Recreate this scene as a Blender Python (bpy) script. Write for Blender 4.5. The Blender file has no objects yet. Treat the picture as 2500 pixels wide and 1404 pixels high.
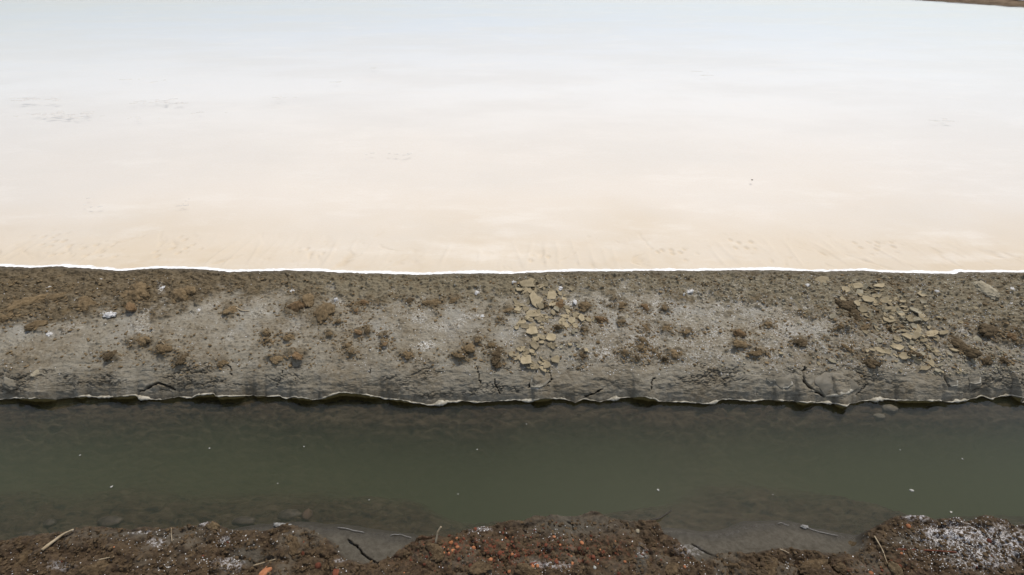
import bpy, math, random
import numpy as np
from mathutils import Vector, Matrix

SC = bpy.context.scene
COL = SC.collection
R = math.radians

# ------------------------------------------------------------------ camera
CAM_Z, PITCH, F = 2.0, R(34.3), 1250.0
cam_d = bpy.data.cameras.new('camera')
cam_d.lens, cam_d.sensor_width = 18.0, 36.0
cam_d.clip_start, cam_d.clip_end = 0.05, 3000.0
cam = bpy.data.objects.new('camera', cam_d)
cam.location = (0, 0, CAM_Z)
cam.rotation_euler = (R(90) - PITCH, 0, 0)
COL.objects.link(cam)
SC.camera = cam

# ------------------------------------------------------------------ sky and sun
SUN_EL, SUN_AZ = R(66), R(35)          # azimuth measured from +Y towards +X
w = bpy.data.worlds.new('World')
SC.world = w
w.use_nodes = True
nt = w.node_tree
for n in list(nt.nodes):
    nt.nodes.remove(n)
wo = nt.nodes.new('ShaderNodeOutputWorld')
wb = nt.nodes.new('ShaderNodeBackground')
sky = nt.nodes.new('ShaderNodeTexSky')
sky.sky_type = 'NISHITA'
sky.sun_disc = False
sky.sun_elevation = SUN_EL
sky.sun_rotation = SUN_AZ
sky.air_density = 1.0
sky.dust_density = 1.2
sky.ozone_density = 1.0
wb.inputs['Strength'].default_value = 0.13
hz = nt.nodes.new('ShaderNodeHueSaturation')     # thin high haze: a whiter sky
hz.inputs['Saturation'].default_value = 0.55
nt.links.new(sky.outputs[0], hz.inputs['Color'])
nt.links.new(hz.outputs[0], wb.inputs[0])
nt.links.new(wb.outputs[0], wo.inputs[0])
sun_d = bpy.data.lights.new('sun', 'SUN')
sun_d.energy = 2.4
sun_d.angle = R(7)
sun_d.color = (1.0, 0.93, 0.82)
sun = bpy.data.objects.new('sun', sun_d)
sdir = Vector((math.sin(SUN_AZ) * math.cos(SUN_EL), math.cos(SUN_AZ) * math.cos(SUN_EL), math.sin(SUN_EL)))
sun.rotation_euler = sdir.to_track_quat('Z', 'Y').to_euler()
sun.location = (5, 8, 20)
COL.objects.link(sun)

SC.view_settings.view_transform = 'Standard'
SC.view_settings.look = 'None'
SC.view_settings.exposure = 0.36
SC.view_settings.gamma = 1.0
SC.view_settings.use_curve_mapping = False
SC.render.engine = 'CYCLES'
SC.cycles.use_denoising = True
SC.cycles.max_bounces = 10
SC.cycles.transparent_max_bounces = 12
SC.cycles.volume_bounces = 3
SC.cycles.caustics_reflective = False
SC.cycles.caustics_refractive = False

rng = np.random.default_rng(7)
random.seed(7)

# ------------------------------------------------------------------ pixel <-> place
CP, SP = math.cos(PITCH), math.sin(PITCH)
ORG = Vector((0, 0, CAM_Z))


def pix_dir(px, py):
    a, b = (px - 1250.0) / F, (702.0 - py) / F
    return Vector((a, CP + b * SP, -SP + b * CP))


def unproj(px, py, z):
    px, py = np.asarray(px, float), np.asarray(py, float)
    a, b = (px - 1250.0) / F, (702.0 - py) / F
    t = (z - CAM_Z) / (-SP + b * CP)
    return a * t, (CP + b * SP) * t


def proj(x, y, z):
    q = z - CAM_Z
    d = np.maximum(y * CP - q * SP, 0.05)
    return 1250.0 + F * x / d, 702.0 - F * (y * SP + q * CP) / d


# ------------------------------------------------------------------ noise
def _h(ix, iy, iz, seed):
    n = (ix.astype(np.int64) * 374761393 + iy.astype(np.int64) * 668265263 + iz * 1442695041 + seed * 974634777) & 0xFFFFFFFF
    n = ((n ^ (n >> 13)) * 1274126177) & 0xFFFFFFFF
    n = ((n ^ (n >> 16)) * 2246822519) & 0xFFFFFFFF
    return (n ^ (n >> 15)) & 0xFFFFFFFF


def perlin(x, y, seed=0):
    x, y = np.broadcast_arrays(np.asarray(x, float), np.asarray(y, float))
    xi, yi = np.floor(x), np.floor(y)
    xf, yf = x - xi, y - yi
    u, v = xf * xf * xf * (xf * (xf * 6 - 15) + 10), yf * yf * yf * (yf * (yf * 6 - 15) + 10)
    xi, yi = xi.astype(np.int64), yi.astype(np.int64)

    def g(dx, dy):
        a = _h(xi + dx, yi + dy, 0, seed) * (2 * math.pi / 4294967296.0)
        return np.cos(a) * (xf - dx) + np.sin(a) * (yf - dy)
    n0 = g(0, 0) * (1 - u) + g(1, 0) * u
    n1 = g(0, 1) * (1 - u) + g(1, 1) * u
    return 1.5 * (n0 * (1 - v) + n1 * v)


def fbm(x, y, o=4, seed=0, gain=0.5):
    s, a, f, t = 0.0, 1.0, 1.0, 0.0
    for k in range(o):
        s = s + a * perlin(x * f, y * f, seed + k * 17)
        t += a
        a *= gain
        f *= 2.03
    return s / t


def worley(x, y, seed=0, jit=0.9):
    x, y = np.broadcast_arrays(np.asarray(x, float), np.asarray(y, float))
    xi, yi = np.floor(x).astype(np.int64), np.floor(y).astype(np.int64)
    f1 = np.full(x.shape, 9.0)
    f2 = np.full(x.shape, 9.0)
    idd = np.zeros(x.shape)
    for dx in (-1, 0, 1):
        for dy in (-1, 0, 1):
            h = _h(xi + dx, yi + dy, 0, seed)
            px = xi + dx + 0.5 + jit * ((h & 0xFFFF) / 65536.0 - 0.5)
            py = yi + dy + 0.5 + jit * (((h >> 16) & 0xFFFF) / 65536.0 - 0.5)
            d = np.hypot(px - x, py - y)
            near = d < f1
            f2 = np.where(near, f1, np.minimum(f2, d))
            idd = np.where(near, (h & 0xFFFFF) / 1048576.0, idd)
            f1 = np.where(near, d, f1)
    return f1, f2, idd


def worley3(p, seed=0):
    i = np.floor(p).astype(np.int64)
    f1 = np.full(len(p), 9.0)
    for dx in (-1, 0, 1):
        for dy in (-1, 0, 1):
            for dz in (-1, 0, 1):
                h = _h(i[:, 0] + dx, i[:, 1] + dy, i[:, 2] + dz, seed)
                q = np.stack([i[:, 0] + dx + (h & 1023) / 1023.0, i[:, 1] + dy + ((h >> 10) & 1023) / 1023.0,
                              i[:, 2] + dz + ((h >> 20) & 1023) / 1023.0], 1)
                f1 = np.minimum(f1, np.linalg.norm(q - p, axis=1))
    return f1


def sstep(a, b, x):
    t = np.clip((x - a) / (b - a), 0, 1)
    return t * t * (3 - 2 * t)


def seg_dist(px, py, pts):
    d = np.full(px.shape, 1e9)
    for (x0, y0), (x1, y1) in zip(pts[:-1], pts[1:]):
        dx, dy = x1 - x0, y1 - y0
        t = np.clip(((px - x0) * dx + (py - y0) * dy) / (dx * dx + dy * dy), 0, 1)
        d = np.minimum(d, np.hypot(px - x0 - t * dx, py - y0 - t * dy))
    return d


# ------------------------------------------------------------------ materials
class NB:
    def __init__(s, name):
        s.m = bpy.data.materials.new(name)
        s.m.use_nodes = True
        s.t = s.m.node_tree
        for n in list(s.t.nodes):
            s.t.nodes.remove(n)
        s.out = s.n('ShaderNodeOutputMaterial')
        s._tc = None

    def n(s, kind, **kw):
        nd = s.t.nodes.new(kind)
        for k, v in kw.items():
            setattr(nd, k, v)
        return nd

    def put(s, sock, v):
        if isinstance(v, bpy.types.NodeSocket):
            s.t.links.new(v, sock)
        elif isinstance(v, (tuple, list)):
            sock.default_value = tuple(v) + (1.0,) if len(v) == 3 and sock.type == 'RGBA' else v
        else:
            sock.default_value = v

    def pos(s, obj=False):
        if obj:
            return s.n('ShaderNodeTexCoord').outputs['Object']
        if s._tc is None:
            s._tc = s.n('ShaderNodeNewGeometry').outputs['Position']
        return s._tc

    def scaled(s, v, sc):
        mp = s.n('ShaderNodeMapping')
        s.put(mp.inputs['Vector'], v)
        mp.inputs['Scale'].default_value = sc
        return mp.outputs[0]

    def noise(s, scale, detail=4.0, rough=0.55, vec=None, dist=0.0):
        nd = s.n('ShaderNodeTexNoise')
        s.put(nd.inputs['Vector'], vec if vec is not None else s.pos())
        nd.inputs['Scale'].default_value = scale
        nd.inputs['Detail'].default_value = detail
        nd.inputs['Roughness'].default_value = rough
        nd.inputs['Distortion'].default_value = dist
        return nd.outputs['Fac']

    def ramp(s, v, a, b, lo=0.0, hi=1.0):
        nd = s.n('ShaderNodeMapRange')
        nd.interpolation_type = 'SMOOTHSTEP'
        s.put(nd.inputs['Value'], v)
        for i, q in zip((1, 2, 3, 4), (a, b, lo, hi)):
            nd.inputs[i].default_value = q
        return nd.outputs[0]

    def math(s, op, a, b=0.0):
        nd = s.n('ShaderNodeMath', operation=op)
        s.put(nd.inputs[0], a)
        s.put(nd.inputs[1], b)
        return nd.outputs[0]

    def mix(s, f, a, b, mode='MIX'):
        nd = s.n('ShaderNodeMix', data_type='RGBA', blend_type=mode)
        s.put(nd.inputs[0], f)
        s.put(nd.inputs[6], a)
        s.put(nd.inputs[7], b)
        return nd.outputs[2]

    def attr(s, name):
        a = s.n('ShaderNodeAttribute', attribute_name=name)
        sp = s.n('ShaderNodeSeparateColor')
        s.t.links.new(a.outputs['Color'], sp.inputs[0])
        return sp.outputs[0], sp.outputs[1], sp.outputs[2], a.outputs['Alpha']

    def bump(s, h, strength, dist, prev=None):
        b = s.n('ShaderNodeBump')
        b.inputs['Strength'].default_value = strength
        b.inputs['Distance'].default_value = dist
        s.put(b.inputs['Height'], h)
        if prev is not None:
            s.put(b.inputs['Normal'], prev)
        return b.outputs[0]

    def bsdf(s, col, rough=0.9, normal=None, spec=0.3):
        b = s.n('ShaderNodeBsdfPrincipled')
        s.put(b.inputs['Base Color'], col)
        s.put(b.inputs['Roughness'], rough)
        b.inputs['Specular IOR Level'].default_value = spec
        if normal is not None:
            s.put(b.inputs['Normal'], normal)
        s.t.links.new(b.outputs[0], s.out.inputs['Surface'])
        return s.m


def rand(nb):
    return nb.n('ShaderNodeObjectInfo').outputs['Random']


def mat_bank():
    b = NB('bank_mud')
    brown, salt, wet, algae = b.attr('mask')
    pale, crack, light, _ = b.attr('mask2')
    n1, n2, n3 = b.noise(5, 5), b.noise(38, 5, 0.65), b.noise(150, 4, 0.7)
    grey = b.mix(b.ramp(n1, .35, .65), (.180, .150, .104), (.222, .198, .152))
    grey = b.mix(b.ramp(n2, .44, .68, 0, .5), grey, (.285, .262, .215))
    grey = b.mix(b.ramp(n2, .47, .28, 0, .6), grey, (.10, .080, .055))
    grey = b.mix(pale, grey, (.272, .262, .232))
    br = b.mix(b.ramp(n2, .35, .65), (.074, .055, .030), (.146, .113, .068))
    br = b.mix(b.ramp(b.noise(12, 3), .55, .7, 0, .5), br, (.135, .098, .05))
    br = b.mix(light, br, (.185, .158, .105))
    col = b.mix(brown, grey, br)
    col = b.mix(b.ramp(n3, .58, .75, 0, .3), col, (.31, .285, .235))
    col = b.mix(b.ramp(n3, .42, .25, 0, .55), col, (.05, .038, .026))
    sp = b.math('MULTIPLY', salt, b.ramp(b.noise(120, 3, .7), .48, .62))
    col = b.mix(sp, col, (.62, .61, .58))
    col = b.mix(wet, col, (.52, .50, .45), 'MULTIPLY')
    col = b.mix(algae, col, (.17, .125, .035))
    col = b.mix(crack, col, (.03, .026, .02))
    rgh = b.ramp(wet, 0, 1, .92, .6)
    nrm = b.bump(b.noise(90, 6, .7), .9, .006)
    nrm = b.bump(b.noise(320, 3, .7), .6, .0025, nrm)
    return b.bsdf(col, rgh, nrm, .25)


def mat_near():
    b = NB('near_soil')
    slab, salt, wet, red = b.attr('mask')
    n1, n2, n3 = b.noise(7, 4), b.noise(45, 5, .65), b.noise(170, 4, .7)
    br = b.mix(b.ramp(n2, .33, .66), (.031, .019, .010), (.082, .055, .030))
    br = b.mix(b.ramp(n1, .5, .68, 0, .7), br, (.105, .088, .064))
    br = b.mix(b.math('MULTIPLY', red, b.ramp(b.noise(70, 3, .6), .5, .66)), br, (.16, .050, .024))
    gr = b.mix(b.ramp(n2, .3, .7), (.058, .050, .037), (.090, .080, .062))
    col = b.mix(slab, br, gr)
    col = b.mix(b.ramp(n3, .6, .78, 0, .3), col, (.22, .18, .135))
    col = b.mix(b.ramp(n3, .42, .25, 0, .55), col, (.02, .013, .008))
    sp = b.math('MULTIPLY', salt, b.ramp(b.noise(75, 6, .85), .47, .57))
    col = b.mix(sp, col, (.58, .56, .56))
    col = b.mix(wet, col, (.5, .5, .48), 'MULTIPLY')
    nrm = b.bump(b.noise(80, 6, .7), .9, .006)
    nrm = b.bump(b.noise(300, 3, .7), .5, .0025, nrm)
    return b.bsdf(col, b.ramp(wet, 0, 1, .9, .5), nrm, .25)


def mat_bed():
    b = NB('ditch_bed_mud')
    n1 = b.noise(6, 4)
    st = b.noise(34, 6, .7, b.scaled(b.pos(), (.55, 1.0, 1.0)), .8)
    col = b.mix(b.ramp(n1, .35, .65), (.036, .024, .014), (.052, .039, .024))
    col = b.mix(b.ramp(st, .50, .66, 0, .7), col, (.088, .068, .045))
    col = b.mix(b.ramp(st, .48, .37, 0, .95), col, (.010, .009, .008))
    nrm = b.bump(st, .8, .012)
    return b.bsdf(col, .95, nrm, .1)


def mat_ditch_water():
    b = NB('ditch_water')
    fr = b.n('ShaderNodeFresnel')
    fr.inputs['IOR'].default_value = 1.33
    nrm = b.bump(b.noise(5, 2, .5), .03, .02)
    b.put(fr.inputs['Normal'], nrm)
    tr = b.n('ShaderNodeBsdfTransparent')
    gl = b.n('ShaderNodeBsdfGlossy')
    gl.inputs['Roughness'].default_value = 0.04
    b.put(gl.inputs['Normal'], nrm)
    mx = b.n('ShaderNodeMixShader')
    b.t.links.new(fr.outputs[0], mx.inputs[0])
    b.t.links.new(tr.outputs[0], mx.inputs[1])
    b.t.links.new(gl.outputs[0], mx.inputs[2])
    b.t.links.new(mx.outputs[0], b.out.inputs['Surface'])
    v = b.n('ShaderNodeVolumePrincipled')
    v.inputs['Color'].default_value = (.255, .285, .165, 1)
    v.inputs['Density'].default_value = 3.0
    b.t.links.new(v.outputs[0], b.out.inputs['Volume'])
    return b.m


def mat_pond_water():
    b = NB('pond_water')
    fr = b.n('ShaderNodeFresnel')
    fr.inputs['IOR'].default_value = 1.33
    nrm = b.bump(b.noise(2.2, 3, .5, b.scaled(b.pos(), (.35, 1, 1))), .05, .03)
    b.put(fr.inputs['Normal'], nrm)
    tr = b.n('ShaderNodeBsdfTransparent')
    gl = b.n('ShaderNodeBsdfGlossy')
    gl.inputs['Roughness'].default_value = 0.06
    b.put(gl.inputs['Normal'], nrm)
    mx = b.n('ShaderNodeMixShader')
    b.t.links.new(fr.outputs[0], mx.inputs[0])
    b.t.links.new(tr.outputs[0], mx.inputs[1])
    b.t.links.new(gl.outputs[0], mx.inputs[2])
    b.t.links.new(mx.outputs[0], b.out.inputs['Surface'])
    return b.m


def mat_pond_bed():
    b = NB('pond_salt_bed')
    sp = b.n('ShaderNodeSeparateXYZ')
    b.put(sp.inputs[0], b.pos())
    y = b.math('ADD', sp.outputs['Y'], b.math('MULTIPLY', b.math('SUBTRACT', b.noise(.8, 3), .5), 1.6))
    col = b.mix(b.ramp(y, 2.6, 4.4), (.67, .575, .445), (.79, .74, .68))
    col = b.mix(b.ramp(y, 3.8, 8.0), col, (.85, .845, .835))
    col = b.mix(b.ramp(y, 6.5, 18.0), col, (.65, .70, .79))  # far bed tinted blue: sky reflection put into the bed colour
    mot = b.noise(.55, 5, .6, b.scaled(b.pos(), (.45, 1, 1)))
    col = b.mix(b.ramp(mot, .40, .62, 0, .45), col, (.715, .69, .655))
    col = b.mix(b.ramp(b.noise(3.2, 5, .65, b.scaled(b.pos(), (.4, 1, 1))), .5, .72, 0, .35), col, (.88, .85, .81))
    sc, _, _, _ = b.attr('mask')
    col = b.mix(sc, col, (.55, .43, .27))
    col = b.mix(b.ramp(b.noise(60, 4, .7), .35, .65, 0, .12), col, (.62, .49, .31))
    return b.bsdf(col, .95, b.bump(b.noise(70, 4), .2, .003), .1)


def mat_simple(name, c1, c2, scale=40, rough=.9, bump=.5, dist=.004, spec=.25, obj=True, var=0.0, c3=None):
    b = NB(name)
    p = b.pos(obj)
    n = b.noise(scale, 5, .65, p)
    col = b.mix(b.ramp(n, .32, .68), c1, c2)
    if c3:
        col = b.mix(b.ramp(b.noise(scale * 3.1, 3, .6, p), .52, .7, 0, .7), col, c3)
    if var:
        k = b.ramp(rand(b), 0, 1, 1 - var, 1 + var)
        cc = b.n('ShaderNodeCombineColor')
        for i in range(3):
            b.put(cc.inputs[i], k)
        col = b.mix(1.0, col, cc.outputs[0], 'MULTIPLY')
    nrm = b.bump(b.noise(scale * 2.2, 5, .7, p), bump, dist)
    return b.bsdf(col, rough, nrm, spec)


M_BANK, M_NEAR, M_BED = mat_bank(), mat_near(), mat_bed()
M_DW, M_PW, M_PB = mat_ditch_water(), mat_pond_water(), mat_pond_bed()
M_SALT = mat_simple('white_salt', (.70, .69, .68), (.90, .90, .91), 34, .7, .3, .003, obj=False)
M_RIM = mat_simple('rim_salt', (.22, .198, .15), (.45, .42, .35), 45, .85, .6, .003, obj=False)
M_SALTL = mat_simple('salt_lump_mat', (.36, .35, .335), (.60, .59, .575), 60, .6, .6, .004)
M_NSOIL = mat_simple('near_soil_clod', (.042, .028, .015), (.11, .075, .041), 42, .95, .8, .006, .15, c3=(.14, .105, .065))
M_SOIL = mat_simple('near_soil_crumb', (.042, .028, .015), (.105, .071, .039), 42, .95, .8, .006, .15, c3=(.14, .105, .065), obj=False)
M_SALTG = mat_simple('salt_grain_mat', (.50, .49, .47), (.70, .69, .68), 60, .7, .3, .002, obj=False)
M_CLOD = mat_simple('brown_clod', (.088, .061, .031), (.172, .124, .069), 42, .95, .45, .004, .15, c3=(.19, .142, .085), var=.15)
M_CLODD = mat_simple('dark_clod', (.038, .027, .014), (.092, .066, .037), 45, .95, .45, .004, .15, c3=(.15, .12, .075), var=.12)
M_CLODR = mat_simple('reddish_clod', (.096, .060, .029), (.172, .112, .06), 42, .95, .45, .004, .15, c3=(.20, .145, .085), var=.1)
M_CLODP = mat_simple('pale_clod', (.23, .20, .14), (.33, .29, .215), 30, .95, .7, .005, .15)
M_CLODG = mat_simple('grey_slab', (.15, .132, .098), (.205, .185, .148), 22, .9, .5, .003, .2)
M_FLAKE = mat_simple('tan_flake', (.220, .180, .112), (.31, .258, .170), 26, .95, .6, .003, .15, var=.24, c3=(.20, .165, .105))
M_FLAKEG = mat_simple('grey_flake', (.19, .168, .115), (.29, .26, .195), 22, .95, .4, .002, .15, var=.16)
M_STRAW = mat_simple('dry_straw', (.25, .19, .115), (.40, .33, .23), 25, .8, .3, .001, .2)
M_TWIG = mat_simple('dark_twig', (.03, .026, .02), (.06, .05, .04), 30, .7, .3, .001)
M_BRICK = mat_simple('orange_brick', (.27, .105, .045), (.36, .16, .08), 40, .9, .5, .002, .2, var=.2)
M_REDC = mat_simple('red_chip', (.09, .028, .015), (.15, .052, .028), 40, .9, .5, .002, .2, var=.3)
M_STONE = mat_simple('wet_stone', (.03, .024, .018), (.075, .058, .04), 25, .6, .6, .004)
M_SUNK = mat_simple('sunk_brick', (.06, .038, .025), (.09, .058, .038), 25, .8, .5, .003)
M_STONEP = mat_simple('pale_stone', (.10, .088, .062), (.15, .132, .098), 25, .8, .5, .003)
M_THREAD = mat_simple('thread_salt', (.17, .165, .155), (.30, .295, .28), 60, .8, .4, .002)
M_FROTH = mat_simple('froth', (.28, .275, .24), (.44, .43, .40), 60, .7, .3, .001)
M_SCUM = mat_simple('grey_scum', (.52, .51, .50), (.62, .61, .60), 14, .8, .2, .002, obj=False)
M_FAR = mat_simple('far_bank_mud', (.11, .075, .045), (.19, .135, .085), 3, .95, .8, .03, obj=False)
M_FARR = mat_simple('far_red_ground', (.075, .035, .03), (.12, .06, .045), 2, .95, .8, .03, obj=False)
M_LAND = mat_simple('land', (.16, .13, .095), (.22, .185, .14), .2, .95, .5, .05, obj=False)
M_RUST = mat_simple('rust_strip', (.07, .020, .010), (.12, .04, .02), 30, .85, .6, .002)


# ------------------------------------------------------------------ mesh helpers
def add(name, me, mat, kind=None, label=None, cat=None, group=None, loc=None, smooth=True):
    o = bpy.data.objects.new(name, me)
    if mat is not None and len(me.materials) == 0:
        me.materials.append(mat)
    COL.objects.link(o)
    if loc is not None:
        o.location = loc
    tag(o, kind, label, cat, group)
    me.polygons.foreach_set('use_smooth', np.full(len(me.polygons), bool(smooth)))
    return o


def tag(o, kind=None, label=None, cat=None, group=None):
    for k, v in (('kind', kind), ('label', label), ('category', cat), ('group', group)):
        if v:
            o[k] = v


def mesh_np(name, v, faces):
    """v (n,3); faces: (m,3) or (m,4) int array"""
    me = bpy.data.meshes.new(name)
    v = np.ascontiguousarray(v, np.float32)
    faces = np.ascontiguousarray(faces, np.int32)
    k = faces.shape[1]
    me.vertices.add(len(v))
    me.vertices.foreach_set('co', v.ravel())
    me.loops.add(faces.size)
    me.loops.foreach_set('vertex_index', faces.ravel())
    me.polygons.add(len(faces))
    me.polygons.foreach_set('loop_start', np.arange(0, faces.size, k, dtype=np.int32))
    me.update(calc_edges=True)
    me.validate()
    return me


def grid_mesh(name, X, Y, Z, attrs=None):
    nr, nc = X.shape
    i = np.arange(nr * nc).reshape(nr, nc)
    f = np.stack([i[:-1, :-1], i[:-1, 1:], i[1:, 1:], i[1:, :-1]], -1).reshape(-1, 4)
    me = mesh_np(name, np.stack([X, Y, Z], -1).reshape(-1, 3), f)
    for an, chans in (attrs or {}).items():
        a = me.color_attributes.new(an, 'FLOAT_COLOR', 'POINT')
        d = np.zeros((nr * nc, 4), np.float32)
        for k, c in enumerate(chans):
            d[:, k] = np.clip(np.broadcast_to(c, X.shape), 0, 1).ravel()
        a.data.foreach_set('color', d.ravel())
    return me


def spread(xc, nd, xo, ns):
    """dense columns inside +-xc, coarse ones out to +-xo"""
    a = np.linspace(-xc, xc, nd)
    s = xc + (xo - xc) * np.linspace(0, 1, ns + 1)[1:] ** 1.3
    return np.concatenate([-s[::-1], a, s])


# ------------------------------------------------------------------ the outlines of the place
ditch_px = np.array([
    (0, 974.6), (38, 971), (85, 971), (141, 973), (180, 968), (218, 966), (246, 969.5), (277, 967), (333, 964), (344, 971), (397, 975),
    (436, 967), (469, 969.5), (482, 963), (523, 959), (528, 966), (590, 966), (620, 964), (658, 967), (684, 966), (699, 973), (717, 967),
    (743, 969.5), (764, 974.6), (787, 971), (810, 963), (830, 957), (864, 958), (889, 962), (923, 967), (940, 973), (979, 974.6),
    (1005, 981), (1035, 985), (1051, 988.7), (1071, 983.6), (1107, 979.7), (1133, 977), (1171, 982), (1223, 977), (1260, 976), (1278, 977),
    (1317, 973), (1343, 971), (1378, 973), (1404, 981), (1425, 973), (1466, 980), (1496, 972), (1548, 968), (1563, 966), (1599, 973),
    (1609, 978), (1686, 981), (1702, 982), (1727, 983.6), (1766, 973), (1804, 974.6), (1830, 978), (1870, 974.6), (1911, 976), (1963, 981),
    (2014, 982), (2039, 983.6), (2065, 991), (2075, 985), (2104, 978), (2155, 973), (2188, 976), (2245, 976), (2291, 977), (2322, 981),
    (2380, 971), (2393, 965.6), (2419, 973), (2434, 967), (2475, 963), (2500, 971)])
holes_px = [(45, 135, 1.0), (183, 212, .5), (268, 336, .9), (470, 598, 1.0), (620, 645, .5), (708, 762, .8), (780, 928, 1.0), (950, 1005, .6),
            (1300, 1350, .8), (1545, 1606, .9), (1890, 1915, .4), (1945, 1990, .8), (2038, 2080, .7), (2188, 2300, .8), (2468, 2520, .9)]
pond_px = np.array([(0, 652), (70, 656), (150, 652), (290, 664), (370, 657), (480, 658), (560, 666), (700, 662), (900, 669), (1030, 673),
                    (1120, 670), (1250, 670), (1400, 664), (1500, 664), (1700, 663), (1850, 661), (2000, 665), (2100, 663), (2200, 668),
                    (2330, 671), (2345, 666), (2500, 667)])
POND_Z = 0.20


def hole_px(px):
    h = np.zeros_like(px)
    for a, c, s in holes_px:
        m, hw = (a + c) / 2, (c - a) / 2
        h = np.maximum(h, s * np.sqrt(np.clip(1 - ((px - m) / hw) ** 2, 0, 1)))
    return h


LIPB, LIPH = .004, .034
_dx = np.arange(0, 2501, 4.0)
_dy = np.interp(_dx, ditch_px[:, 0], ditch_px[:, 1])
ex, ey = unproj(_dx, _dy, LIPB + LIPH * hole_px(_dx))
_hx = hole_px(_dx)
px_, py_ = unproj(pond_px[:, 0], pond_px[:, 1], POND_Z)


def edge_y(x):
    inside = np.interp(x, ex, ey)
    return inside + 0.012 * perlin(x * 1.7, 0.3, 5) * (np.abs(x) > abs(ex[0])) + .004 * perlin(x * 40, 1.2, 8)


def pond_y(x):
    return np.interp(x, px_, py_) + .006 * fbm(x * 9, x * 0 + .7, 3, 12)


def hole_h(x):
    return np.interp(x, ex, _hx, 0, 0)


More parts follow.
